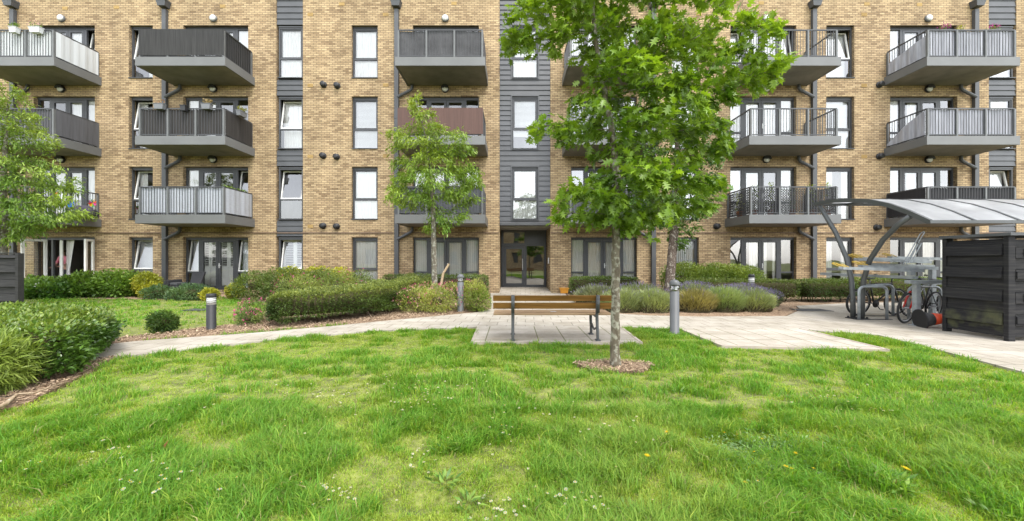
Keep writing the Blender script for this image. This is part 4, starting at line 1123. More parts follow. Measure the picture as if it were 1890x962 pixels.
# dark tree behind the oak
YD = 12.2
M['bark_dark'] = bark_mat('dark_bark', (.085, .062, .048), (.17, .135, .11), (.36, .33, .28), .62)
tree('fruit_tree', 'dark leafy small tree growing out of the lavender bed behind the oak', 'tree',
     [(fx(1233, YD), YD, 0), T_(1238, 500, YD), T_(1244, 430, YD), T_(1250, 350, YD), T_(1250, 260, YD), T_(1245, 160, YD)], [.16, .14, .13, .10, .06, .02],
     [E_(1245, 350, YD, 80, 80, 1.4), E_(1205, 300, YD, 70, 90, 1.2), E_(1280, 260, YD, 60, 90, 1.2), E_(1235, 170, YD, 60, 70, 1.0), E_(1310, 300, YD, 32, 40, .7), E_(1185, 390, YD, 60, 40, .9), E_(1280, 400, YD, 35, 35, .7), E_(1255, 425, YD, 30, 40, .5), E_(1325, 330, YD, 22, 28, .4)],
     800, 22000, .100, 'oval', (.036, .092, .018), (.125, .230, .036), M['bark_dark'], 'leaf_gloss', step=.15, kill=.24, infl=1.0, droop=.2, bark_leaf=.014, cl=.35)
# tree at the left edge
YL = 11.4
tree('ash_tree', 'light green tree at the left edge, leaning its crown over the dark timber fence', 'tree',
     [(fx(2, YL), YL, 0), T_(6, 440, YL), T_(4, 360, YL), T_(10, 280, YL), T_(14, 190, YL)], [.12, .10, .085, .05, .015],
     [E_(15, 270, YL, 55, 100, 1.2), E_(62, 330, YL, 65, 55, 1.0), E_(100, 390, YL, 60, 32, .8), E_(25, 400, YL, 60, 50, 1.1), E_(-50, 300, YL, 80, 130, 1.4), E_(20, 180, YL, 22, 36, .5), E_(75, 260, YL, 32, 22, .5), E_(-20, 420, YL, 80, 40, 1.1), E_(120, 365, YL, 28, 14, .4), E_(60, 220, YL, 25, 16, .4)],
     800, 24000, .13, 'lance', (.075, .165, .024), (.23, .32, .050), M['bark_pale'], 'leaf', hi=(.27, .32, .07), step=.14, kill=.22, infl=1.0, droop=.4, bark_leaf=.013, cl=.3, freq=1.1)

# ------------------------------------------------------------------ hedges and shrubs, left side
GD, GL = (.022, .062, .014), (.075, .150, .026)
hedge('laurel_hedge', 'glossy laurel hedge at the left foreground above the wood chip edge', 'hedge', [(-5.62, 4.05), (-6.35, 5.35), (-7.3, 5.95), (-10, 6.2)], .58, .60, 36000, .056, (.024, .070, .012), (.085, .165, .025), 'oval', 'leaf_gloss', hi=(.22, .29, .045), lump=.07, z0=.05)
shrub('bamboo_shrub', 'feathery bamboo-like shrub with narrow leaves in front of the laurel hedge', 'shrub', [(-5.45, 3.85, .28, .36, .42, .32), (-6.0, 3.75, .30, .6, .5, .36)], 15000, .125, (.10, .18, .03), (.26, .33, .07), 'bamboo', 'leaf', up=.1, spread=1.0, core=.5)
p = gp(285, 617); shrub('box_shrub', 'small round clipped bush alone at the edge of the lawn', 'shrub', [(p[0], p[1]+.18, .21, .24, .24, .19)], 1300, .05, (.03, .075, .018), (.12, .19, .04), 'oval', core=.6, inner=.6)
shrub('hydrangea_bush', 'wide leafy green bush with a few white flowers below the open doors', 'shrub',
      [(-17.6, 14.5, .32, 1.0, .7, .40), (-16.3, 14.5, .42, .9, .7, .50), (-15.2, 14.6, .45, .8, .7, .52), (-16.9, 14.0, .22, 1.3, .6, .32), (-14.7, 14.5, .3, .5, .6, .42)], 8500, .12, (.028, .085, .014), (.13, .23, .035), 'oval', 'leaf', hi=(.22, .31, .05), flowers=[(9, (.75, .74, .70), .11)], core=.58)
shrub('golden_shrub', 'yellow green shrub at the right end of the white flowered bush', 'shrub', [(-13.75, 14.4, .5, .42, .45, .42), (-13.45, 14.2, .28, .35, .4, .3)], 1900, .09, (.12, .17, .02), (.34, .34, .035), 'oval', core=.58)
shrub('hebe_shrub', 'low blue-green shrub in front of the rattan chair', 'shrub', [(-11.2, 13.4, .24, .62, .5, .32), (-11.8, 13.5, .15, .4, .4, .22)], 2600, .085, (.035, .085, .035), (.11, .18, .07), 'lance', core=.58, group='low blue-green shrubs by the drainpipe')
shrub('hebe_shrub', 'smaller low blue-green shrub at the foot of the drainpipe', 'shrub', [(-12.7, 13.7, .22, .5, .4, .28)], 1300, .085, (.04, .09, .035), (.12, .19, .07), 'lance', core=.58, group='low blue-green shrubs by the drainpipe')
shrub('golden_shrub', 'small bright yellow shrub nearest the banded bollard on the left lawn', 'shrub', [(-10.45, 13.2, .20, .28, .25, .22)], 800, .07, (.22, .25, .03), (.44, .42, .05), 'oval', core=.58)
shrub('golden_shrub', 'small yellow shrub against the left side of the big rounded shrub', 'shrub', [(-10.1, 13.9, .26, .30, .25, .27)], 800, .08, (.18, .22, .03), (.38, .38, .05), 'oval', core=.58)
shrub('rounded_shrub', 'large rounded olive green shrub beneath the ground floor windows', 'shrub',
      [(-8.9, 13.2, .50, .75, .7, .50), (-7.8, 13.1, .58, .9, .7, .56), (-6.6, 13.2, .52, .8, .7, .55)], 9500, .085, (.030, .070, .018), (.12, .17, .035), 'lance', 'leaf', hi=(.20, .25, .05), core=.40)
shrub('golden_shrub', 'yellow topped euphorbia showing behind the large rounded shrub', 'shrub', [(-8.2, 14.1, .75, .5, .3, .42), (-7.2, 14.1, .75, .65, .3, .42), (-6.3, 14.0, .7, .4, .3, .42)], 2600, .08, (.15, .20, .02), (.42, .41, .03), 'oval', core=.58)
shrub('spirea_shrub', 'loose shrub with scattered pink flowers behind the clipped hedge', 'shrub', [(-5.0, 11.0, .56, .7, .6, .56), (-5.9, 10.5, .50, .6, .6, .48), (-4.5, 11.2, .55, .6, .6, .52)], 6500, .07, (.07, .12, .03), (.24, .29, .07), 'lance', 'leaf', flowers=[(170, (.60, .10, .26), .042)], core=.40)
shrub('spirea_shrub', 'low pink flowered shrub at the near end of the clipped hedge', 'shrub', [(-5.75, 8.45, .24, .34, .3, .28), (-5.6, 8.1, .15, .25, .25, .2)], 1300, .06, (.06, .11, .03), (.17, .22, .06), 'lance', 'leaf', flowers=[(110, (.62, .10, .27), .042)], core=.40)
hedge('box_hedge', 'dark clipped hedge running from the path up to the pale young tree', 'hedge', [(-5.15, 8.4), (-4.4, 8.6), (-3.9, 9.2), (-3.6, 10.1), (-3.35, 11.2), (-3.1, 12.9)], .55, (.64, .86), 56000, .042, (.022, .052, .013), (.085, .138, .028), 'oval', 'leaf', hi=(.33, .37, .09), z0=.10, lump=.13)  # dark sides and yellow-green top: light from above put into the leaf colour
hedge('box_hedge', 'straight low clipped hedge under the ground floor doors left of the entrance', 'hedge', [(-4.6, 13.9), (-2.4, 13.9), (-.95, 13.9)], .40, .84, 9000, .05, (.022, .055, .015), (.085, .14, .030), 'oval', 'leaf', hi=(.18, .23, .055))
shrub('spirea_shrub', 'broad pink flowered shrub around the glass topped bollard left of the bench', 'shrub',
      [(-2.55, 10.15, .32, .55, .45, .36), (-1.95, 10.0, .34, .55, .45, .36), (-1.5, 10.6, .40, .6, .5, .42), (-2.3, 10.8, .36, .6, .5, .4)], 6500, .06, (.095, .16, .035), (.33, .37, .085), 'lance', 'leaf', hi=(.33, .34, .10), flowers=[(330, (.62, .09, .24), .040), (220, (.62, .36, .33), .045)], core=.35)
shrub('spirea_shrub', 'upright yellow green pink flowered shrub nearest the entrance path', 'shrub', [(-.98, 10.35, .42, .36, .4, .46), (-.85, 10.2, .28, .3, .3, .34)], 2900, .06, (.10, .17, .03), (.32, .36, .06), 'lance', 'leaf', hi=(.40, .40, .12), flowers=[(55, (.55, .28, .27), .04), (20, (.50, .09, .20), .03)], core=.35)

# right side
hedge('box_hedge', 'low clipped hedge right of the entrance behind the lavender', 'hedge', [(2.25, 14.3), (4.6, 14.3)], .40, .74, 7000, .05, (.024, .062, .015), (.09, .15, .030), 'oval', 'leaf', hi=(.18, .24, .05))
shrub('rounded_shrub', 'tall rounded bright green shrub under the right hand windows', 'shrub', [(6.4, 14.3, .65, .85, .7, .64), (7.2, 14.2, .60, .7, .7, .60), (7.9, 14.3, .68, .9, .7, .60), (8.7, 14.3, .62, .7, .6, .55)], 15000, .070, (.065, .125, .025), (.19, .26, .05), 'oval', 'leaf', hi=(.24, .29, .06), core=.40)
hedge('box_hedge', 'clipped hedge behind the black banded bollard', 'hedge', [(5.8, 12.9), (8.0, 12.9), (9.35, 12.75)], .40, .72, 9500, .045, (.030, .060, .016), (.11, .165, .033), 'oval', 'leaf', hi=(.20, .25, .06))
hedge('box_hedge', 'rounded dark hedge between the lavender and the bike shelter', 'hedge', [(9.7, 12.75), (11.2, 12.85)], .48, .70, 7500, .048, (.022, .055, .015), (.085, .14, .03), 'oval', 'leaf', hi=(.17, .22, .05), lump=.09)
hedge('box_hedge', 'long clipped hedge behind the cycle racks', 'hedge', [(11.55, 13.0), (14.0, 13.2), (17.5, 13.4)], .48, .76, 12000, .05, (.024, .06, .015), (.10, .16, .03), 'oval', 'leaf', hi=(.19, .25, .055), lump=.07)

def lavender(label, x, y, rx, ry, h, n, c1, c2, nf, fc=(.24, .20, .34)):
    n = int(n*2.0); h *= 1.28
    o = empty('lavender_bush', (x, y, 0), label, 'lavender', 'lavender bushes in the bed beside the bench')
    a = rng.random(n)*6.283; r = np.sqrt(rng.random(n)); bx = np.stack([x+np.cos(a)*r*rx*.75, y+np.sin(a)*r*ry*.75], 1)
    dome = np.sqrt(np.clip(1-(r*.88)**2, 0, 1)); z = rng.random(n)**.6*dome*h*.78
    d = np.stack([np.cos(a)*r*.75, np.sin(a)*r*.75, np.full(n, .8)], 1)+rng.normal(0, .22, (n, 3))
    P = np.stack([bx[:, 0], bx[:, 1], z+.02], 1); P[:, :2] += d[:, :2]*z[:, None]*.35; n = len(P)
    leaves('foliage', P, d, rng.uniform(.08, .20, n), 'blade', leafcols(n, c1, c2, P, None, None, 3.0, 8), M['leaf'], o, .8)
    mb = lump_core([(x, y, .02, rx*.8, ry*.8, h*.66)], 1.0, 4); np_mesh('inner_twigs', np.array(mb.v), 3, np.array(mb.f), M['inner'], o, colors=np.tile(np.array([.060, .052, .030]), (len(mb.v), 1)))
    nf = int(nf*1.3)
    if nf:
        a = rng.random(nf)*6.283; r = np.sqrt(rng.random(nf)); dome = np.sqrt(np.clip(1-(r*.85)**2, 0, 1))
        P = np.stack([x+np.cos(a)*r*rx, y+np.sin(a)*r*ry, dome*h*.9], 1); d = np.stack([np.cos(a)*r*.6, np.sin(a)*r*.6, np.ones(nf)], 1)+rng.normal(0, .15, (nf, 3))
        q = np.repeat(P, 3, 0)+np.repeat(d, 3, 0)*np.tile([.0, .035, .07], nf)[:, None]
        f = leaves('flower_spike', q, np.repeat(d, 3, 0)+rng.normal(0, .3, (nf*3, 3)), .034, 'oval', np.array(fc)*rng.uniform(.7, 1.3, nf*3)[:, None], M['petal'], o); f['kind'] = 'stuff'
    return o
G1, G2 = (.15, .20, .085), (.36, .42, .21)
for a in (('grey green lavender bush at the left end of the bed, beside the oak trunk', 2.95, 10.25, .62, .42, .52, 2800, G1, G2, 30),
          ('pale silvery lavender bush behind the back of the bench', 2.75, 12.2, .85, .6, .50, 2800, (.10, .13, .08), (.25, .28, .17), 60),
          ('grey green lavender bush just left of the domed bollard by the lawn', 3.75, 10.2, .60, .42, .52, 2800, G1, G2, 25),
          ('lavender bush between the dark tree and the entrance hedge', 4.1, 12.3, .9, .6, .55, 2600, (.12, .17, .08), (.28, .33, .16), 130),
          ('rusty tinged lavender bush right of the domed bollard by the lawn', 4.95, 10.25, .62, .42, .52, 2900, (.16, .16, .06), (.36, .33, .14), 20),
          ('green lavender bush in the middle of the bed front', 5.75, 10.3, .58, .42, .58, 2800, (.12, .19, .07), (.30, .38, .16), 45),
          ('lavender bush at the front right corner of the bed', 6.55, 10.35, .60, .42, .50, 2800, G1, G2, 70),
          ('purple flowered lavender bush below the black banded bollard', 6.9, 11.4, .8, .5, .55, 2600, (.12, .16, .08), (.25, .30, .16), 330),
          ('lavender bush with purple spikes behind the bed centre', 5.6, 11.7, .85, .5, .58, 2600, (.12, .16, .08), (.26, .31, .16), 260),
          ('purple lavender bush trailing on to the paving at the right of the bed', 7.7, 11.6, .5, .4, .40, 1500, (.06, .09, .05), (.15, .18, .10), 220)): lavender(*a)
# ------------------------------------------------------------------ bench
M['slat'] = wood_mat('bench_timber', (.185, .082, .018), (.27, .130, .032), (1.4, 22, 22))
M['seat_slat'] = wood_mat('worn_seat_timber', (.33, .20, .10), (.42, .28, .16), (1.4, 22, 22))
M['iron'] = plain('grey_cast_iron', (.085, .088, .09), .45, var=.15, metal=.3, bump=.1)
bench = empty('park_bench', (.72, 6.65, .03), 'wooden slatted bench with grey cast iron legs seen from behind on the paved pad', 'bench')
bx0, bx1 = -.32, 1.70
for z0, z1, y in ((.692, .79, 6.465), (.558, .664, 6.485)):
    MB().hexa([(bx0, y, z0), (bx1, y, z0), (bx1, y+.032, z0), (bx0, y+.032, z0), (bx0, y-.03, z1-.0), (bx1, y-.03, z1), (bx1, y+.002, z1), (bx0, y+.002, z1)]).build('back_slat', M['slat'], bench, bevel=.004)
for k in range(4):
    y = 6.56+k*.115; MB().box(bx0, bx1, y, y+.098, .445-.006*(k == 0), .478-.006*(k == 0)).build('seat_slat', M['seat_slat'], bench, bevel=.004)
for x in (.015, 1.445):
    mb = MB(); w = .055
    def arc(pts, a, b):
        mb.tube(pts, [a+(b-a)*i/(len(pts)-1) for i in range(len(pts))], 8)
    arc([(x, 6.405, .79), (x, 6.43, .70), (x, 6.465, .56), (x, 6.49, .45), (x, 6.475, .33), (x, 6.44, .18), (x, 6.425, .06), (x, 6.425, .03)], .030, .024)
    arc([(x, 6.49, .43), (x, 6.62, .425), (x, 6.8, .428), (x, 6.99, .425)], .026, .024)
    arc([(x, 6.99, .44), (x, 7.01, .33), (x, 6.98, .2), (x, 6.96, .1), (x, 6.98, .03)], .028, .024)
    arc([(x, 6.44, .20), (x, 6.52, .235), (x, 6.62, .20), (x, 6.72, .17), (x, 6.83, .20), (x, 6.90, .235), (x, 6.965, .18)], .018, .018)
    mb.box(x-.038, x+.038, 6.37, 6.475, .029, .052); mb.box(x-.038, x+.038, 6.93, 7.03, .029, .052)
    mb.box(x-.027, x+.027, 6.395, 6.42, .50, .80)
    mb.build('bench_leg', M['iron'], bench, True)
MB().box(.68, .78, 6.70, 6.76, .479, .483).build('plaque', M['lampw'], bench)

# ------------------------------------------------------------------ bollard lights
M['steel'] = plain('grey_powder_coat', (.105, .11, .115), .45, var=.1, scale=3)
M['bolt_glass'] = glass_mat('clear_polycarbonate', .08, (.95, .96, .96))
M['alu'] = plain('bright_aluminium', (.62, .62, .62), .35, metal=.6, var=.05)
def dome_bollard(x, y, label):
    o = empty('bollard_light', (x, y, 0), label, 'bollard light', 'domed bollard lights by the paths')
    MB().lathe([(.098, 0), (.098, .012), (.083, .014), (.083, .80)], (x, y, .01), 28).build('post', M['steel'], o, True)
    MB().lathe([(.083, .802), (.060, .83), (.030, .87), (.022, .93)], (x, y, .01), 24).build('reflector', M['alu'], o, True)
    MB().lathe([(.085, .804), (.089, .85), (.089, .915)], (x, y, .01), 28).build('lens', M['bolt_glass'], o, True)
    MB().lathe([(.094, .90), (.096, .925), (.088, .962), (.068, .992), (.035, 1.01), (.002, 1.015)], (x, y, .01), 28).build('cap', M['steel'], o, True)
def band_bollard(x, y, h, label):
    o = empty('bollard_light', (x, y, 0), label, 'bollard light', 'black banded bollard lights')
    MB().lathe([(.095, 0), (.095, .01), (.082, .012), (.082, h*.70)], (x, y, .0), 28).build('post', M['black'], o, True)
    MB().lathe([(.079, h*.701), (.079, h*.90)], (x, y, 0), 24).build('lens', M['lampw'], o, True)
    mb = MB()
    for k in range(3): mb.lathe([(.078, h*(.748+.055*k)), (.083, h*(.747+.055*k)), (.083, h*(.758+.055*k)), (.078, h*(.762+.055*k))], (x, y, 0), 28)
    mb.build('louvre', M['black'], o, True)
    MB().lathe([(.082, h*.895), (.084, h*.90), (.084, h*.99), (.078, h), (.01, h+.002)], (x, y, 0), 28).build('cap', M['black'], o, True)
p = gp(1245, 617); dome_bollard(p[0], p[1], 'grey bollard light with domed top standing in the grass right of the oak')
dome_bollard(fx(850, 10.2), 10.2, 'grey bollard light with a round top rising out of the pink flowered shrub')
p = gp(390, 609); band_bollard(p[0], p[1], .72, 'black bollard light with pale bands standing by the left path')
band_bollard(fx(1387, 11.6), 11.6, .96, 'black bollard light with pale bands behind the lavender')

# ------------------------------------------------------------------ cycle shelter
M['shelter'] = plain('shelter_grey_steel', (.085, .09, .09), .45, var=.12, scale=2, metal=.2)
def poly_mat():
    m, n, l, b = newmat('translucent_roof_sheet')
    g = n.new('ShaderNodeNewGeometry'); no = n.new('ShaderNodeTexNoise'); no.inputs['Scale'].default_value = 1.5; no.inputs['Detail'].default_value = 7; l.new(g.outputs['Position'], no.inputs['Vector'])
    rp = n.new('ShaderNodeValToRGB'); rp.color_ramp.elements[0].position = .3; rp.color_ramp.elements[1].position = .7
    rp.color_ramp.elements[0].color = (.58, .59, .60, 1); rp.color_ramp.elements[1].color = (.80, .81, .82, 1); l.new(no.outputs['Fac'], rp.inputs[0])
    tr = n.new('ShaderNodeBsdfTranslucent'); l.new(rp.outputs[0], tr.inputs['Color']); l.new(rp.outputs[0], b.inputs['Base Color']); b.inputs['Roughness'].default_value = .35
    ms = n.new('ShaderNodeMixShader'); ms.inputs[0].default_value = .72; l.new(b.outputs[0], ms.inputs[1]); l.new(tr.outputs[0], ms.inputs[2]); l.new(ms.outputs[0], n['Material Output'].inputs['Surface'])
    return m
M['poly'] = poly_mat()
SX, SY = 8.07, 8.91
RO = [(7.38, 2.10), (7.75, 2.33), (8.15, 2.53), (8.6, 2.69), (9.1, 2.79), (9.6, 2.85), (10.15, 2.86)]   # (y, z) of the roof arc
sh = empty('cycle_shelter', (SX, SY, 0), 'cycle shelter with forked grey posts and a curved translucent roof', 'bike shelter')
SXE = 14.2
def fork(x):
    mb = MB(); w = .058
    mb.tube([(x-.055, SY+.05, 0), (x-.055, SY+.06, .5), (x-.055, SY+.10, .95), (x-.05, SY+.24, 1.45), (x-.03, SY+.55, 2.05), (x, SY+.90, 2.52), (x, SY+1.10, 2.80)], .052, 12)
    mb.tube([(x+.055, SY-.05, 0), (x+.055, SY-.06, .5), (x+.055, SY-.10, .95), (x+.05, SY-.26, 1.40), (x+.03, SY-.58, 1.83), (x, SY-.93, 2.12), (x, SY-1.18, 2.28)], .052, 12)
    mb.build('post', M['shelter'], sh, True)
    b = MB().box(x-.17, x+.17, SY-.14, SY+.14, .024, .040)
    for dx in (-.13, .13):
        for dy in (-.10, .10): b.lathe([(.022, 0), (.022, .03), (.012, .035)], (x+dx, SY+dy, .041), 8)
    b.build('base_plate', M['black'], sh)
fork(SX); fork(SXE-.4)
mb = MB()
for a, b in zip(RO[:-1], RO[1:]): mb.hexa([(SX-.02, a[0], a[1]+.045), (SXE, a[0], a[1]+.045), (SXE, b[0], b[1]+.045), (SX-.02, b[0], b[1]+.045), (SX-.02, a[0], a[1]+.053), (SXE, a[0], a[1]+.053), (SXE, b[0], b[1]+.053), (SX-.02, b[0], b[1]+.053)])
mb.build('roof_sheet', M['poly'], sh)
for i in range(8):
    x = SX+i*(SXE-SX)/7; r = .040 if i == 0 else .016
    mb = MB()
    for a, b in zip(RO[:-1], RO[1:]): mb.bar((x, a[0]-(.01 if a is RO[0] else 0), a[1]+.028), (x, b[0], b[1]+.028), .06 if i == 0 else .045, .09 if i == 0 else .075)
    mb.build('rib', M['shelter'], sh)
g = MB().box(SX-.05, SXE, RO[0][0]-.07, RO[0][0]+.0, RO[0][1]-.005, RO[0][1]+.055); g.build('gutter', M['shelter'], sh)
MB().box(SX-.05, SXE, RO[-1][0]+.003, RO[-1][0]+.05, RO[-1][1]-.02, RO[-1][1]+.06).build('purlin', M['shelter'], sh)

# ------------------------------------------------------------------ racks
M['galv'] = plain('galvanised_steel', (.34, .37, .39), .45, metal=.35, var=.22, scale=9)
M['yellow'] = plain('yellow_plastic', (.58, .40, .06), .45, var=.08)
rk = empty('two_tier_cycle_rack', (8.44, 7.96, 0), 'galvanised two tier cycle rack with yellow handled trays under the shelter', 'bike rack')
for x, y, z in ((8.44, 7.96, .90), (9.75, 8.85, 1.20)): MB().box(x-.046, x+.046, y-.046, y+.046, .037, z).box(x-.09, x+.09, y-.09, y+.09, .023, .036).build('post', M['galv'], rk)
mb = MB().box(8.25, 11.5, 7.90, 8.02, .90, .97).box(8.40, 8.52, 8.0, 10.4, .99, 1.05).box(8.40, 8.50, 8.03, 8.12, 1.06, 1.16); mb.build('beam', M['galv'], rk)
def tray(x0, x1, y, z0, z1):
    mb = MB()
    for dy in (-.065, .045): mb.hexa([(x0, y+dy, z0), (x1, y+dy, z1), (x1, y+dy+.02, z1), (x0, y+dy+.02, z0), (x0, y+dy, z0+.06), (x1, y+dy, z1+.07), (x1, y+dy+.02, z1+.07), (x0, y+dy+.02, z0+.06)])
    mb.hexa([(x0, y-.045, z0), (x1, y-.045, z1), (x1, y+.045, z1), (x0, y+.045, z0), (x0, y-.045, z0+.015), (x1, y-.045, z1+.015), (x1, y+.045, z1+.015), (x0, y+.045, z0+.015)])
    o = mb.build('tray', M['galv'], rk)
    h = MB().tube([(x0+.05, y-.06, z0+.05), (x0-.14, y-.06, z0+.13), (x0-.16, y, z0+.14), (x0-.14, y+.06, z0+.13), (x0+.05, y+.06, z0+.05)], .0095, 8)
    h.tube([(x0+.12, y-.06, z0+.05), (x0-.02, y-.06, z0+.115), (x0-.03, y+.06, z0+.115), (x0+.12, y+.06, z0+.05)], .0095, 8)
    h.build('handle', M['yellow'], o)
tray(7.02, 8.75, 8.15, 1.19, 1.13); tray(8.2, 9.95, 9.1, 1.38, 1.31); tray(7.9, 9.6, 8.65, 1.22, 1.17); tray(8.85, 10.6, 9.75, 1.41, 1.35); tray(8.65, 10.3, 9.35, 1.26, 1.20); tray(9.9, 11.5, 10.0, 1.43, 1.38)
mb = MB()
for x, y, hh in ((8.95, 8.6, .44), (9.25, 8.95, .72)):
    mb.tube([(x, y-.05, 1.32), (x+.20*hh/.5, y-.05, 1.32+hh*.8), (x+.27*hh/.5, y-.04, 1.32+hh), (x+.30*hh/.5, y+.02, 1.32+hh*1.03), (x+.27*hh/.5, y+.06, 1.32+hh*.95), (x, y+.06, 1.30)], .011, 7)
mb.build('wheel_hoop', M['galv'], rk)

def stand(x, y, w, h, label):
    o = empty('bike_stand', (x, y, 0), label, 'bike stand', 'hooped steel bike stands under the shelter')
    r = .12; pts = [(x, y, .02), (x, y, h-r)]
    pts += [(x+r-r*math.cos(a), y, h-r+r*math.sin(a)) for a in np.linspace(.3, 1.57, 5)] + [(x+w-r+r*math.sin(a), y, h-r+r*math.cos(a)) for a in np.linspace(0, 1.57, 6)] + [(x+w, y, .02)]
    MB().tube(pts, .030, 12).build('hoop', M['galv'], o, True)
    MB().box(x-.09, x+w+.09, y-.05, y+.05, .023, .033).build('foot_rail', M['iron'], o)
stand(7.96, 8.75, .64, .78, 'galvanised hoop stand nearest the forked shelter post')
stand(8.62, 9.35, .72, .78, 'middle galvanised hoop stand behind the rack post')
stand(9.05, 8.7, .72, .78, 'galvanised hoop stand nearest the timber screen')

# ------------------------------------------------------------------ bicycles
M['tyre'] = plain('tyre_rubber', (.020, .020, .021), .8, var=.15)
M['rim'] = plain('wheel_rim', (.30, .30, .31), .35, metal=.7, var=.05)
M['red'] = plain('red_paint', (.55, .020, .012), .35, var=.05)
M['bikeblack'] = plain('black_frame_paint', (.025, .026, .028), .35, var=.1)
M['bikegrey'] = plain('grey_frame_paint', (.30, .31, .32), .35, var=.1)
def bicycle(x, y, yaw, lean, label, frame, fork_m, rim_m, steer=0.0):
    o = empty('bicycle', (0, 0, 0), label, 'bicycle', 'bicycles parked under the shelter')
    R_, wb = .335, 1.04; bw = lambda c, n='wheel': None
    Mx = Matrix.Identity(4)
    def wheel(cx):
        w = MB().torus((cx, 0, R_), R_-.02, .021).build('wheel', M['tyre'], o, True, world=False)
        MB().torus((cx, 0, R_), R_-.05, .011, n=32, m=6).build('rim', rim_m, w, True, world=False)
        s = MB()
        for k in range(20):
            a = 2*math.pi*k/20; s.tube([(cx, .02*(-1)**k, R_), (cx+math.cos(a)*(R_-.05), 0, R_+math.sin(a)*(R_-.05))], .0022, 4, False)
        s.lathe([(.018, -.045), (.025, -.03), (.025, .03), (.018, .045)], (cx, 0, R_), 10, 'y').build('spokes', M['rim'], w, world=False)
    wheel(0); wheel(wb)
    bb, st, ht, hb = (.43, 0, .30), (.27, 0, .78), (.86, 0, .80), (.90, 0, .66)
    f = MB()
    for a, b, r in ((bb, st, .017), (bb, hb, .020), (st, ht, .016), (ht, hb, .021)): f.tube([a, b], r, 10)
    for s in (-.055, .055): f.tube([(bb[0], s*.6, bb[2]), (0, s, R_)], .010, 7); f.tube([(st[0], s*.3, st[2]-.06), (0, s, R_)], .008, 7)
    f.build('frame', frame, o, True, world=False)
    fk = MB()
    for s in (-.055, .055): fk.tube([(hb[0], s*.6, hb[2]+.02), (.945, s, .55), (wb, s, R_)], [.026, .022, .015], 8)
    fk.tube([(.893, -.05, .68), (.893, .05, .68)], .02, 8); fk.build('fork', fork_m, o, True, world=False)
    h = MB().tube([ht, (.845, 0, .90), (.90, 0, .93)], .014, 8); h.tube([(.80, -.30, .965), (.88, -.12, .94), (.90, 0, .93), (.88, .12, .94), (.80, .30, .965)], .013, 8)
    h.build('handlebar', M['black'], o, True, world=False)
    g = MB().tube([(.80, -.30, .965), (.74, -.32, .97)], .018, 8); g.tube([(.80, .30, .965), (.74, .32, .97)], .018, 8); g.build('grip', M['black'], o, True, world=False)
    s = MB().tube([st, (.24, 0, .90)], .013, 8); s.build('seat_post', M['rim'], o, True, world=False)
    sd = MB().hexa([(.10, -.07, .90), (.38, -.018, .91), (.38, .018, .91), (.10, .07, .90), (.09, -.075, .945), (.385, -.02, .935), (.385, .02, .935), (.09, .075, .945)]); sd.build('saddle', M['black'], o, bevel=.015, world=False)
    c = MB().lathe([(.09, -.05), (.095, -.046), (.09, -.042)], bb, 20, 'y'); c.tube([(bb[0], -.06, bb[2]), (bb[0]+.10, -.065, bb[2]-.13), (bb[0]+.10, -.15, bb[2]-.13)], .012, 7); c.tube([(bb[0], .06, bb[2]), (bb[0]-.10, .065, bb[2]+.13), (bb[0]-.10, .15, bb[2]+.13)], .012, 7); c.build('crank', M['black'], o, True, world=False)
    o.location = (x, y, .024); o.rotation_euler = (R(lean), 0, R(yaw))
bicycle(8.50, 9.40, 6, 6, 'black bicycle leaning on the hoop stand nearest the forked post', M['bikeblack'], M['bikeblack'], M['rim'])
bicycle(9.46, 8.60, 200, -6, 'black bicycle with a red front fork beside the galvanised rack post', M['bikeblack'], M['red'], M['rim'])
bicycle(9.55, 9.15, 8, 5, 'grey bicycle half hidden behind the timber screen', M['bikegrey'], M['bikegrey'], M['rim'])

# fallen traffic cone
M['orange'] = plain('orange_cone_plastic', (.70, .075, .020), .5, var=.08)
M['conegrey'] = plain('dirty_reflective_sleeve', (.050, .048, .047), .6, var=.25, scale=12)
cn = empty('traffic_cone', (8.58, 7.70, .2), 'orange and black traffic cone lying on its side by the timber screen', 'traffic cone')
Mx = Matrix.Translation((8.31, 7.78, .172)) @ Matrix.Rotation(R(-14), 4, 'Z') @ Matrix.Rotation(R(84), 4, 'Y')
def cp(prof, nm, m, n=22):
    mb = MB().lathe(prof, (0, 0, 0), n); mb.xform(Mx).build(nm, m, cn, True)
cp([(.155, .031), (.125, .20)], 'sleeve', M['conegrey']); cp([(.1245, .201), (.092, .40)], 'body', M['orange']); cp([(.0915, .401), (.066, .55)], 'sleeve', M['conegrey']); cp([(.065, .551), (.035, .72), (.02, .725)], 'tip', M['orange'])
MB().lathe([(.20, 0), (.215, .004), (.215, .022), (.16, .030)], (0, 0, 0), 16).xform(Mx).build('base', M['black'], cn)

# ------------------------------------------------------------------ timber screens
M['timber'] = timber_mat('black_stained_timber'); M['timber_b'] = timber_mat('weathered_black_timber', False)
sc = empty('timber_screen', (8.36, 6.4, 0), 'tall black stained timber enclosure with a capped top beside the cycle racks', 'timber screen')
tx, y0, y1, hz = 8.36, 6.39, 7.38, 1.80
mb = MB(); pb = .40                                  # lapped boards of the long side
k = 0; z = .09
while z < hz-.12:
    h = min(.205, hz-.06-z); o_ = .050 if k % 2 else 0.0
    mb.hexa([(tx-.022-o_, y0+.082, z), (tx+.012, y0+.082, z), (tx+.012, y1-.072, z), (tx-.022-o_, y1-.072, z), (tx-.012-o_*.6, y0+.082, z+h-.012), (tx+.012, y0+.082, z+h-.012), (tx+.012, y1-.072, z+h-.012), (tx-.012-o_*.6, y1-.072, z+h-.012)])
    z += h-.014+.006; k += 1
mb.box(tx+.013, tx+.02, y0+.082, y1-.072, .09, hz-.05)
mb.build('board_panel', M['timber'], sc)
mb = MB(); z = .09; k = 0                            # hit and miss boards of the return
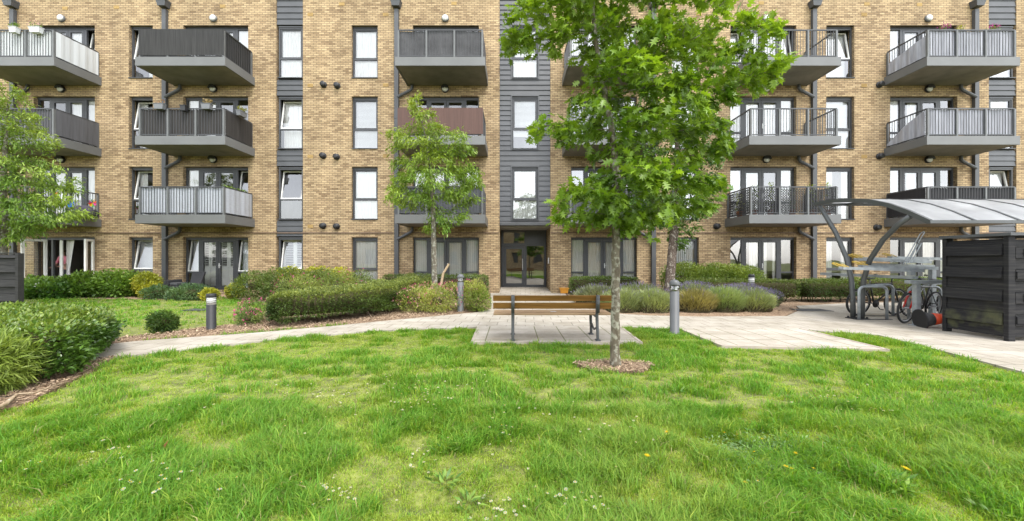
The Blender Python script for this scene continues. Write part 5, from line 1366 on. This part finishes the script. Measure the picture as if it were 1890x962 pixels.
while z < hz-.1:
    h = min(.19, hz-.05-z); dy = -.03 if k % 2 else .0
    mb.box(tx+.082, tx+2.4, y0+.03+dy, y0+.055+dy, z, z+h-.01); z += h; k += 1
for j in range(6):                                   # short blocks between the boards, dark slots left between them
    for q in range(4):
        x = tx+.084+j*.40+(.13 if q % 2 else 0); z = .285+q*.38; mb.box(x, x+.27, y0-.020, y0+.028, z+.03, z+.15)
mb.build('board_panel', M['timber_b'], sc)
mb = MB().box(tx+.5, tx+2.4, y1-.04, y1-.01, .09, hz-.06); mb.build('board_panel', M['timber'], sc)
for x, y in ((tx-.005, y0), (tx-.005, y1-.07), (tx+2.4, y0), (tx+2.4, y1-.07)): MB().box(x-.035, x+.08, y-.0, y+.07, .02, hz-.002).build('post', M['timber_b'], sc, bevel=.004)
MB().hexa([(tx-.07, y0-.05, hz), (tx+2.5, y0-.05, hz), (tx+2.5, y1+.03, hz), (tx-.07, y1+.03, hz), (tx-.07, y0-.05, hz+.05), (tx+2.5, y0-.05, hz+.05), (tx+2.5, y1+.03, hz+.05), (tx-.07, y1+.03, hz+.05)]).build('cap', plain('grey_screen_cap', (.075, .08, .085), .6, var=.2), sc)

M['timber_f'] = plain('black_fence_stain', (.011, .011, .012), .8, var=.4, scale=2, stretch=(1.5, 1.5, 30), c2=(.024, .023, .022))
fn = empty('timber_fence', (-14.0, 10.6, 0), 'low black timber fence panel under the tree at the left edge', 'fence')
X0, X1, Yf, Hf = -17.6, -13.62, 10.6, 1.57
mb = MB(); z = .06; k = 0
while z < Hf-.08:
    h = min(.205, Hf-.02-z); o_ = .05 if k % 2 else 0
    mb.hexa([(X0, Yf-.02-o_, z), (X1-.09, Yf-.02-o_, z), (X1-.09, Yf+.012, z), (X0, Yf+.012, z), (X0, Yf-.012-o_*.6, z+h-.015), (X1-.09, Yf-.012-o_*.6, z+h-.015), (X1-.09, Yf+.012, z+h-.015), (X0, Yf+.012, z+h-.015)]); z += h-.006; k += 1
mb.box(X0, X1-.09, Yf+.014, Yf+.03, .05, Hf-.02).build('board_panel', M['timber_f'], fn)
for x in (X1, X0+1.9): MB().box(x-.085, x+.0, Yf-.085, Yf+.05, -.02, Hf+.01).build('post', M['timber_f'], fn, bevel=.004)
MB().box(X0, X1-.09, Yf-.06, Yf+.045, Hf, Hf+.03).build('cap', M['timber_f'], fn)

# ------------------------------------------------------------------ small things round the garden
M['rattan'] = plain('dark_rattan', (.030, .030, .033), .7, var=.3, scale=50)
ch = empty('patio_chair', (-13.4, 15.1, 0), 'dark rattan garden sofa chair beside the shuttered french doors', 'garden chair')
cx0, cx1 = fx(320, 15.1), fx(347, 15.1)
MB().box(cx0, fx(358, 15.1), 14.75, 15.4, .12, .40).build('seat', M['rattan'], ch, bevel=.02)
MB().hexa([(fx(341, 15.1), 15.32, .41), (fx(361, 15.1), 15.32, .41), (fx(361, 15.1), 15.42, .41), (fx(341, 15.1), 15.42, .41), (fx(339, 15.1), 15.5, .92), (fx(363, 15.1), 15.5, .92), (fx(363, 15.1), 15.58, .92), (fx(339, 15.1), 15.58, .92)]).build('backrest', M['rattan'], ch, bevel=.01)
MB().box(cx0, cx0+.10, 14.75, 15.4, .41, .62).build('armrest', M['rattan'], ch, bevel=.02)
MB().box(cx0+.11, fx(338, 15.1), 14.80, 15.35, .41, .52).build('seat_cushion', M['clad'], ch, bevel=.03)
for x in (cx0+.05, fx(356, 15.1)):
    for y in (14.8, 15.35): MB().box(x-.025, x+.025, y-.025, y+.025, .012, .119).build('leg', M['rattan'], ch)
gt = empty('garden_table', (-18.9, 15.0, 0), 'low grey garden table half hidden behind the left fence', 'table')
MB().box(-19.35, -18.65, 14.8, 15.3, .50, .55).build('tabletop', M['clad'], gt, bevel=.008)
for x in (-19.3, -18.7):
    for y in (14.85, 15.25): MB().box(x-.025, x+.025, y-.025, y+.025, .0, .499).build('leg', M['clad'], gt)
pt = empty('plant_pot', (-18.9, 14.98, .55), 'white flower pot with a small green plant on the garden table', 'plant pot')
MB().lathe([(.06, 0), (.085, .15), (.09, .155), (.075, .14)], (-18.9, 14.98, .551), 18).build('pot', M['white'], pt, True)
n = 120; d = rng.normal(0, 1, (n, 3))+[0, 0, 1.2]; leaves('foliage', np.tile([-18.9, 14.98, .69], (n, 1))+rng.normal(0, .04, (n, 3)), d, .10, 'oval', leafcols(n, (.05, .12, .02), (.15, .24, .04)), M['leaf'], pt)
gb = empty('grit_box', (fx(1036, 15.85), 15.85, 0), 'small orange box on the ground by the entrance brickwork', 'box')
MB().hexa([(2.02-.0, 15.72, .02), (2.30, 15.72, .02), (2.30, 15.93, .02), (2.02, 15.93, .02), (1.98, 15.70, .22), (2.34, 15.70, .22), (2.34, 15.95, .22), (1.98, 15.95, .22)]).build('body', plain('orange_plastic', (.62, .27, .03), .5), gb, bevel=.01)
MB().box(1.965, 2.355, 15.685, 15.965, .221, .25).build('lid', plain('orange_lid', (.66, .31, .04), .5), gb, bevel=.008)
st = empty('tree_stake', (fx(812, 11.3), 11.3, 0), 'short leaning timber stake beside the pale young tree', 'stake')
MB().tube([(fx(806, 11.3), 11.3, 0), T_(818, 505, 11.3), T_(829, 487, 11.3)], [.038, .036, .033], 10).build('post', wood_mat('stake_wood', (.36, .26, .15), (.46, .35, .22)), st)
sk = empty('fallen_branch', (-4.75, 3.65, 0), 'bare fallen branch lying on the wood chips at the left edge', 'branch')
pts = [gp(-25, 772), gp(10, 757), gp(30, 739), gp(62, 735), gp(95, 724), gp(125, 712)]
MB().tube([(*pts[0], .05), (*pts[1], .055), (*pts[2], .06), (*pts[3], .05), (*pts[4], .06), (*pts[5], .045)], [.022, .019, .012, .009, .006, .003], 8).build('stem', bark_mat('dry_branch', (.26, .19, .12), (.42, .33, .23), (.5, .45, .38), .7), sk, True)
MB().tube([(*pts[2], .06), (*gp(12, 748), .08), (*gp(-8, 742), .05)], [.010, .007, .003], 6).build('twig', M['twig'], sk, True)
for (a, b), w, z, lab in ((gp(365, 573), .33, .02, 'grey square drain cover in the grass of the left lawn'), (gp(1497, 574), .42, .026, 'dark rectangular drain cover in the paving near the shelter')):
    o = empty('drain_cover', (a, b, 0), lab, 'drain cover'); MB().frame(-w, w, -w*.6, w*.6, -.006, .006, .03).xform(Matrix.Translation((a, b, z)) @ Matrix.Rotation(R(90), 4, 'X')).build('frame', M['iron'], o)
    MB().box(a-w+.032, a+w-.032, b-w*.6+.032, b+w*.6-.032, z-.006, z+.003).build('plate', M['clad'], o)

# ------------------------------------------------------------------ things on the balconies
M['pot_white'] = plain('white_planter', (.60, .61, .61), .5, var=.05); M['pot_grey'] = plain('grey_planter', (.16, .165, .175), .5, var=.1); M['pot_clay'] = plain('clay_planter', (.30, .12, .06), .8, var=.15)
YR = D-BD+.08
def planter(px, py, label, m, w=.42, y=YR-.10, plants=None, pc=((.05, .11, .02), (.17, .25, .05)), fl=None, rail=True, side=None):
    x, z = fx(px, y), fz(py, y); o = empty('planter', (x, y, z), label, 'planter', 'planters on the balcony railings')
    h, d = .19, .085; lw = w/2 if not side else .085; ld = .085 if not side else w/2
    MB().hexa([(x-lw*.85, y-ld*.85, z-h), (x+lw*.85, y-ld*.85, z-h), (x+lw*.85, y+ld*.85, z-h), (x-lw*.85, y+ld*.85, z-h), (x-lw, y-ld, z), (x+lw, y-ld, z), (x+lw, y+ld, z), (x-lw, y+ld, z)]).box(x-lw-.012, x+lw+.012, y-ld-.012, y+ld+.012, z+.001, z+.022).build('trough', m, o, bevel=.006)
    if plants:
        n = plants; P = np.stack([x+rng.uniform(-lw, lw, n), y+rng.uniform(-ld, ld, n), z+.02+rng.random(n)*.14], 1)
        leaves('foliage', P, rng.normal(0, .7, (n, 3))+[0, 0, .8], .075, 'oval', leafcols(n, *pc), M['leaf'], o)
    if fl:
        n = fl[0]; P = np.stack([x+rng.uniform(-lw, lw, n), y+rng.uniform(-ld-.04, ld, n), z+.08+rng.random(n)*.16], 1)
        f = leaves('blossom', P, rng.normal(0, 1, (n, 3)), .06, 'oval', np.array(fl[1])*rng.uniform(.75, 1.2, n)[:, None], M['petal'], o); f['kind'] = 'stuff'
planter(27, 52, 'narrow white planter with trailing leaves on the top left balcony rail', M['pot_white'], .26, plants=60)
planter(67, 52, 'wide white planter with small pink flowers on the top left balcony rail', M['pot_white'], .40, plants=50, fl=(25, (.6, .32, .36)))
planter(295, 193, 'grey empty planter at the left of the brown screened balcony rail', M['pot_grey'], .36, plants=12, pc=((.2, .1, .05), (.3, .17, .08)))
planter(340, 196, 'round dark pot at the middle of the brown screened balcony rail', M['black'], .20)
planter(382, 193, 'grey planter with dry brown plants on the brown screened balcony rail', M['pot_grey'], .34, plants=70, pc=((.16, .12, .05), (.30, .24, .12)))
planter(446, 207, 'dark planter with pale green plants on the side of the brown screened balcony', M['pot_grey'], .42, y=15.1, plants=120, pc=((.14, .16, .05), (.32, .33, .12)), side=True)
planter(1742, 58, 'planter of magenta flowers left on the top right balcony', M['pot_grey'], .34, y=YR+.14, plants=60, fl=(70, (.46, .06, .26)))
planter(1772, 60, 'planter with a tall yellow green shrub on the top right balcony', M['pot_white'], .34, y=YR+.14)
planter(1832, 58, 'planter of magenta flowers right on the top right balcony', M['pot_grey'], .34, y=YR+.14, plants=60, fl=(60, (.46, .06, .26)))
def pot_plant(x, y, z, label, ht, r, n, c1, c2, potm='pot_clay', sz=.08, tm='oval', cat='pot plant', group=None):
    o = empty('potted_plant', (x, y, z), label, cat, group)
    MB().lathe([(.09, .0), (.12, .22), (.13, .225), (.11, .20)], (x, y, z), 16).build('pot', M[potm], o, True)
    P = np.stack([x+rng.normal(0, r*.5, n), y+rng.normal(0, r*.35, n), z+.22+rng.random(n)**.8*ht], 1)
    mb = MB()
    for k in range(5): q = P[rng.integers(n)]; mb.tube([(x, y, z+.18), ((x+q[0])/2, y, (z+.2+q[2])/2), tuple(q)], [.008, .006, .003], 5)
    mb.build('stem', M['twig'], o); leaves('foliage', P, rng.normal(0, .8, (n, 3))+[0, 0, .4], sz, tm, leafcols(n, c1, c2), M['leaf'], o)
pot_plant(fx(1776, YR+.2), YR+.25, LV[3]+.30, 'yellow green shrub in a pot rising above the top right balcony rail', .85, .14, 120, (.16, .19, .03), (.34, .34, .06))
e1z = LV[1]+.004
for px, ht, r, n, c1, c2, lab in ((1392, .95, .16, 120, (.06, .12, .03), (.20, .28, .06), 'leafy climber in a pot at the left of the latticed balcony'),
                                  (1422, 1.05, .16, 130, (.08, .14, .03), (.24, .30, .06), 'taller leafy pot plant second from the left on the latticed balcony'),
                                  (1462, .8, .14, 80, (.05, .10, .03), (.16, .22, .06), 'smaller pot plant in the middle of the latticed balcony'),
                                  (1498, 1.0, .18, 120, (.10, .16, .03), (.26, .32, .07), 'pale leafy pot plant at the right of the latticed balcony'),
                                  (1528, 1.05, .10, 60, (.10, .16, .03), (.26, .32, .07), 'thin tall pot plant at the right hand corner of the latticed balcony')):
    pot_plant(fx(px, YR+.3), YR+.3, e1z, lab, ht, r, n, c1, c2, group='pot plants on the latticed balcony')
x = fx(1365, 15.3)
pot_plant(x, 15.3, e1z, 'spreading white green pot plant on the left side of the latticed balcony', .75, .2, 110, (.16, .22, .08), (.40, .45, .22), group='pot plants on the latticed balcony')
bz = LV[1]+.9                                        # greenery along the side rail of the grey screened balcony
for k, (yy, lab) in enumerate(((14.75, 'small trailing plant trough at the front corner of the grey screened balcony'), (15.4, 'small trailing plant trough by the wall end of the grey screened balcony side'))):
    xx = fx(470)-.16; o = empty('planter', (xx, yy, bz), lab, 'planter', 'planters on the balcony railings')
    MB().box(xx-.08, xx+.02, yy-.25, yy+.25, bz-.02, bz+.12).build('trough', M['pot_grey'], o)
    n = 90; leaves('foliage', np.stack([xx-.03+rng.normal(0, .05, n), yy+rng.uniform(-.27, .27, n), bz+.13+rng.random(n)*.10], 1), rng.normal(0, .7, (n, 3))+[.3, 0, .5], .07, 'oval', leafcols(n, (.05, .11, .02), (.20, .30, .06)), M['leaf'], o)
PW = {'rainbow': [(.75, .10, .03), (.80, .50, .02), (.10, .35, .08), (.65, .06, .30)], 'orange': [(.75, .22, .02), (.75, .35, .03)], 'blue': [(.03, .14, .55), (.08, .28, .70)]}
def pinwheel(px, py, y, r, kind, label):
    x, z = fx(px, y), fz(py, y); o = empty('pinwheel', (x, y, z), label, 'pinwheel', 'toy pinwheels on the lower left balcony')
    V, C, idx = [], [], []
    for k in range(8):
        a, b = 2*math.pi*k/8, 2*math.pi*(k+.8)/8; c = PW[kind][k % len(PW[kind])]; i = len(V)
        V += [(x, y-.02, z), (x+r*math.cos(a), y-.05, z+r*math.sin(a)), (x+r*.9*math.cos(b), y+.0, z+r*.9*math.sin(b))]; C += [c]*3; idx += [i, i+1, i+2]
    np_mesh('vane', np.array(V), 3, np.array(idx), M['petal'], o, colors=np.array(C))
    MB().tube([(x, y+.02, z), (x, y+.02, LV[1]+.05)], .008, 6).build('stick', M['white'], o)
pinwheel(172, 375, 15.25, .17, 'rainbow', 'rainbow coloured toy pinwheel at the right of the lower left balcony')
pinwheel(131, 376, 14.7, .17, 'blue', 'blue toy pinwheel in the middle of the lower left balcony')
pinwheel(104, 356, 14.4, .10, 'orange', 'small orange toy pinwheel at the front of the lower left balcony')
tb = empty('cloth_heap', (fx(155, 15.2), 15.2, LV[1]), 'heap of dark cloth on the lower left balcony floor', 'cloth')
mb = lump_core([(fx(150, 15.2), 15.2, LV[1]+.18, .5, .25, .28), (fx(166, 15.4), 15.4, LV[1]+.12, .3, .2, .22)], 1.0, 3)
mb.v = [(a, b, max(c, LV[1]+.004)) for a, b, c in mb.v]; mb.build('cloth', plain('dark_cloth', (.05, .045, .06), .9, var=.4), tb, True)

# ------------------------------------------------------------------ the person inside the open doors
def skinned(name, V, Edg, rad, mat, parent, root=0):
    me = bpy.data.meshes.new(name); me.from_pydata(V, Edg, []); o = bpy.data.objects.new(name, me); col.objects.link(o)
    m = o.modifiers.new('s', 'SKIN'); m.use_smooth_shade = True; o.modifiers.new('d', 'SUBSURF').levels = 1
    for i, v in enumerate(me.skin_vertices[0].data): v.radius = (rad[i][0], rad[i][1]) if hasattr(rad[i], '__len__') else (rad[i], rad[i]); v.use_root = (i == root)
    dg = bpy.context.evaluated_depsgraph_get(); dg.update(); m2 = bpy.data.meshes.new_from_object(o.evaluated_get(dg)); bpy.data.objects.remove(o)
    r = link(name, m2, mat, parent, True); return r
pe = empty('person', (fx(119, 16.65), 16.65, LV[0]-.03), 'person in a pink top and dark trousers standing inside the open doors', 'person')
# local metres: x right, y towards the garden negative, z up; leaning forward a little to the right
Bv = [(0,0,.93), (.01,-.02,1.10), (.03,-.05,1.28), (.05,-.08,1.40), (.06,-.10,1.48), (.07,-.13,1.56), (.07,-.13,1.66),
      (-.10,0,.88), (-.11,-.03,.48), (-.11,.02,.08), (-.11,-.10,.04), (.10,0,.88), (.11,-.03,.48), (.11,.02,.08), (.11,-.10,.04),
      (-.12,-.07,1.38), (-.19,-.12,1.12), (-.12,-.30,.98), (-.10,-.36,.96), (.21,-.07,1.38), (.29,-.14,1.12), (.30,-.34,1.02), (.30,-.40,1.01)]
Be = [(0,1),(1,2),(2,3),(3,4),(4,5),(5,6),(0,7),(7,8),(8,9),(9,10),(0,11),(11,12),(12,13),(13,14),(3,15),(15,16),(16,17),(17,18),(3,19),(19,20),(20,21),(21,22)]
Br = [(.15,.10),(.13,.095),(.15,.10),(.10,.08),.05,(.075,.09),(.07,.085),.085,.055,.042,.038,.085,.055,.042,.038,.052,.042,.030,.022,.052,.042,.030,.022]
for h0, sx in ((18, -1), (22, 1)):                   # five fingers and thumb side
    b = Bv[h0]
    for f, (dx, ln) in enumerate(((-.026, .065), (-.009, .075), (.009, .072), (.026, .058))):
        i = len(Bv); Bv += [(b[0]+dx, b[1]-.05, b[2]-.005), (b[0]+dx, b[1]-.05-ln, b[2]-.03)]; Be += [(h0, i), (i, i+1)]; Br += [.009, .007]
    i = len(Bv); Bv += [(b[0]-sx*.045, b[1]-.02, b[2]), (b[0]-sx*.055, b[1]-.06, b[2]-.015)]; Be += [(h0, i), (i, i+1)]; Br += [.010, .008]
skin = plain('skin', (.52, .30, .22), .6, var=.05); pink = plain('pink_cotton', (.75, .25, .33), .85, var=.12, scale=9); trou = plain('dark_trousers', (.035, .035, .045), .9, var=.2)
skinned('body', Bv, Be, Br, skin, pe)
skinned('shirt', [Bv[i] for i in (0, 1, 2, 3)]+[(.055,-.09,1.44), Bv[15], Bv[16], Bv[19], Bv[20]], [(0,1),(1,2),(2,3),(3,4),(3,5),(5,6),(3,7),(7,8)], [(.17,.12),(.15,.115),(.17,.12),(.12,.10),.062,.068,.058,.068,.058], pink, pe)
skinned('trousers', [(0,0,.98), (0,0,.92), *[Bv[i] for i in (7, 8, 9, 11, 12, 13)]], [(0,1),(1,2),(2,3),(3,4),(1,5),(5,6),(6,7)], [(.155,.11),(.16,.115),.10,.072,.06,.10,.072,.06], trou, pe)
hm = MB().lathe([(.088, -.01), (.10, .04), (.088, .09), (.05, .122), (.005, .13)], (.07, -.118, 1.62), 18); hm.build('hair', plain('brown_hair', (.10, .065, .04), .7), pe, True, world=False)
fm = MB()
for sx in (-.03, .03): fm.lathe([(.004, 0), (.011, -.006), (.004, -.010)], (.07+sx, -.203, 1.615), 8, 'y')
fm.hexa([(.055, -.200, 1.565), (.085, -.200, 1.565), (.08, -.19, 1.565), (.06, -.19, 1.565), (.064, -.228, 1.575), (.076, -.228, 1.575), (.074, -.20, 1.61), (.066, -.20, 1.61)])
fm.build('face', skin, pe, world=False)

# ------------------------------------------------------------------ flowers and weeds in the lawn
M['flower'] = leaf_mat('lawn_flower', .7, .25, (1, 1, 1), .2)
def flower_mesh(name, petals, r, pc, cc, stem, cup=.2, layers=1):
    V, C, Fc = [], [], []
    for la in range(layers):
        rr = r*(1-.28*la)
        for k in range(petals):
            a = 2*math.pi*(k+.5*la)/petals; w = 2.2/petals; i = len(V)
            p = lambda q, t, z: (math.cos(a+t)*q, math.sin(a+t)*q, stem+z+la*r*.14)
            V += [p(rr*.2, -w*.6, 0), p(rr*.2, w*.6, 0), p(rr, w*.55, rr*cup), p(rr*1.08, 0, rr*cup), p(rr, -w*.55, rr*cup)]; C += [pc]*5; Fc.append((i, i+1, i+2, i+3, i+4))
    i = len(V); n = 8
    V += [(math.cos(2*math.pi*k/n)*r*.36, math.sin(2*math.pi*k/n)*r*.36, stem+r*.10) for k in range(n)]+[(0, 0, stem+r*.30+layers*.002)]; C += [cc]*(n+1); Fc += [(i+k, i+(k+1) % n, i+n) for k in range(n)]
    i = len(V); V += [(-.0014, 0, 0), (.0014, 0, 0), (.0014, 0, stem), (-.0014, 0, stem), (0, -.0014, 0), (0, .0014, 0), (0, .0014, stem), (0, -.0014, stem)]; C += [(.09, .17, .03)]*8; Fc += [(i, i+1, i+2, i+3), (i+4, i+5, i+6, i+7)]
    o = np_mesh(name, np.array(V), [len(f) for f in Fc], [x for f in Fc for x in f], M['flower'], colors=np.array(C)); return o
def place_flower(proto, first, x, y, s, label, cat, group):
    o = proto if first else proto.copy()
    if not first: col.objects.link(o)
    ht = .028+.064*float(grass_fields(np.array([x]), np.array([y]))[0])+.02*rng.random()
    o.location = (x, y, float(lawn_z(x, y))); o.scale = (s, s, ht/.062); o.rotation_euler = (rng.normal(.10, .18), rng.normal(0, .18), rng.random()*6.28)
    return tag(o, label, cat, group)
daisy = flower_mesh('daisy', 11, .0115, (.72, .71, .67), (.62, .42, .03), .062, .10)
patches = [((780, 755), 40, 13, 34, 'right of the lawn centre'), ((900, 715), 40, 10, 12, ''), ((930, 800), 22, 22, 9, ''), ((920, 930), 40, 18, 20, ''), ((1065, 940), 30, 22, 16, ''), ((1130, 790), 60, 12, 11, ''), ((530, 735), 45, 12, 14, ''), ((610, 755), 35, 22, 14, ''),
           ((620, 905), 45, 20, 20, ''), ((310, 920), 60, 25, 18, ''), ((205, 850), 45, 20, 10, ''), ((30, 890), 30, 12, 6, ''), ((1545, 745), 45, 16, 16, ''), ((1625, 765), 12, 8, 7, ''), ((700, 725), 90, 25, 16, ''), ((420, 790), 200, 60, 14, ''), ((1000, 850), 260, 70, 12, ''), ((690, 745), 60, 14, 14, ''), ((850, 700), 40, 8, 10, ''), ((770, 845), 22, 18, 12, ''), ((1010, 765), 50, 10, 8, '')]
first = True; nd = 0
for (px, py), sx, sy, k, _ in patches:
    for _i in range(int(k*1.12)):
        q = gp(px+rng.normal(0, sx*.8), py+rng.normal(0, sy*.8)); 
        if bool(masked(np.array([q[0]]), np.array([q[1]]), OFF)[0]) or q[1] < 1.8: continue
        place_flower(daisy, first, q[0], q[1], rng.uniform(.6, .98), 'tiny white daisy among the daisies sprinkled over the lawn', 'daisy', 'white daisies scattered in the lawn'); first = False
dand = flower_mesh('dandelion', 16, .021, (.80, .56, .02), (.78, .48, .01), .075, .25, 3)
for i, (px, py, s, lab) in enumerate(((1664, 862, 1.15, 'largest yellow dandelion at the right of the lawn'), (1192, 850, .9, 'yellow dandelion low in the lawn below the oak'), (1245, 812, .62, 'small yellow dandelion in long grass right of centre'), (447, 726, .7, 'lone small yellow dandelion in the left part of the lawn'))):
    q = gp(px, py, .06); place_flower(dand, i == 0, q[0], q[1], s, lab, 'dandelion', 'yellow dandelions in the lawn')
butt = flower_mesh('cinquefoil', 5, .012, (.80, .55, .02), (.75, .45, .01), .045, .2)
for i, (px, py) in enumerate(((1405, 808), (1354, 820), (1463, 829), (1448, 861), (1458, 863), (1500, 858), (1375, 888), (1338, 793), (1368, 797), (1398, 833))):
    q = gp(px, py, .04); place_flower(butt, i == 0, q[0], q[1], rng.uniform(.9, 1.2), 'small yellow cinquefoil flower over the leafy patch in the right of the lawn', 'wildflower', 'cinquefoil flowers in the leafy patch')
q = gp(303, 828, .05); fl = empty('fallen_leaf', (q[0], q[1], .06), 'single dry pinkish brown leaf caught upright in the left part of the lawn', 'leaf')
leaves('blade', np.array([[q[0], q[1], float(lawn_z(*q))+.05]]), np.array([[.25, .1, .8]]), .075, 'oval', np.array([[.38, .17, .11]]), M['leaf'], fl, .2)
# broad leaved weeds: rosettes and a creeping patch
def weed(px, py, label, n, size, tm='oval', c1=(.05, .13, .02), c2=(.16, .26, .045), r=.05):
    q = gp(px, py, .03); x, y = q; z = float(lawn_z(x, y)); o = empty('weed_plant', (x, y, z), label, 'weed', 'broad leaved weeds in the lawn')
    a = rng.random(n)*6.28; P = np.stack([x+np.cos(a)*r*rng.random(n), y+np.sin(a)*r*rng.random(n), np.full(n, z+.035)], 1)
    leaves('foliage', P, np.stack([np.cos(a), np.sin(a), rng.uniform(.15, .8, n)], 1), size*rng.uniform(.7, 1.2, n), tm, leafcols(n, c1, c2), M['leaf'], o, .25)
for i, (px, py, n, s, lab) in enumerate(((820, 880, 20, .15, 'broad leaved weed left of centre near the bottom of the lawn'), (865, 905, 16, .14, 'broad leaved weed at the bottom centre of the lawn'), (825, 828, 10, .11, 'small pale weed in the centre left of the lawn'), (1150, 728, 26, .16, 'pale leafy weed in the grass below the oak'), (1250, 722, 14, .13, 'leafy weed right of the wood chip ring'),
                                         (1650, 885, 20, .15, 'broad leaved weed below the largest dandelion'), (1665, 900, 16, .16, 'long leaved weed lowest under the largest dandelion'), (1540, 820, 12, .12, 'grey green weed in the right of the lawn'), (1830, 940, 12, .10, 'broad leaved weed at the bottom right corner'), (1160, 935, 14, .14, 'weed rosette at the bottom right of centre'),
                                         (1565, 750, 24, .12, 'bright clover tuft among daisies at the right'), (1500, 735, 18, .10, 'clover tuft at the left of the right hand daisies'), (470, 868, 14, .12, 'dark broad leaved weed at the left of the lawn'))): weed(px, py, lab, int(n*1.8), s*.5, 'lance', r=.09)
n = 2600; u = rng.normal(0, 1, (n, 2)); PX, PY = 1420+u[:, 0]*48, 842+u[:, 1]*17-u[:, 0]*-8; Yq = F*H/(PY-CY); Xq = (PX-CX)/F*Yq
P = np.stack([Xq, Yq, lawn_z(Xq, Yq)+rng.uniform(.02, .05, n)], 1); cv = leaves('clover', P, rng.normal(0, 1, (n, 3))*[1, 1, .3]+[0, 0, .3], rng.uniform(.018, .034, n), 'oval', leafcols(n, (.07, .15, .05), (.20, .30, .13)), M['leaf'], None, .2); tag(cv, kind='stuff')

# ------------------------------------------------------------------ the block across the courtyard, behind the viewer (it is mirrored in the glass)
ob = empty('opposite_building', (0, -26, 0), 'brick building across the courtyard mirrored in the entrance glass', 'apartment building')
hol = [(x, x+1.2, z, z+2.0) for x in np.arange(-27, 27, 3.2) for z in (.9, 3.9)]
w2 = holed_wall(-30, 30, -.3, 7.2, hol, 0, .2); w2.v = [(-a, -26-b, c) for a, b, c in w2.v]; w2.box(-30, 30, -36, -26.3, 7.0, 7.2).build('wall', M['brick'], ob)
mb = MB()
for h in hol: mb.box(-h[1], -h[0], -26.25, -26.2, h[2], h[3])
mb.build('window', M['frame'], ob)
for x, y, s, lab in ((-9, -11, 1.0, 'round crowned tree behind the viewer'), (7.5, -13, 1.15, 'second round crowned tree behind the viewer')):
    o = empty('garden_tree', (x, y, 0), lab, 'tree')
    MB().tube([(x, y, 0), (x, y, 2.2*s), (x+.2, y, 3.6*s)], [.14, .11, .05], 10).build('trunk', M['bark_pale'], o, True)
    P, N = ell_points([(x, y, 3.9*s, 1.7*s, 1.7*s, 2.0*s), (x+.8, y, 3.2*s, 1.2*s, 1.2*s, 1.1*s)], 3000, .3, .15, 4); leaves('foliage', P, N+rng.normal(0, .7, P.shape), .2, 'oval', leafcols(len(P), (.03, .09, .015), (.10, .2, .03), P), M['leaf'], o)
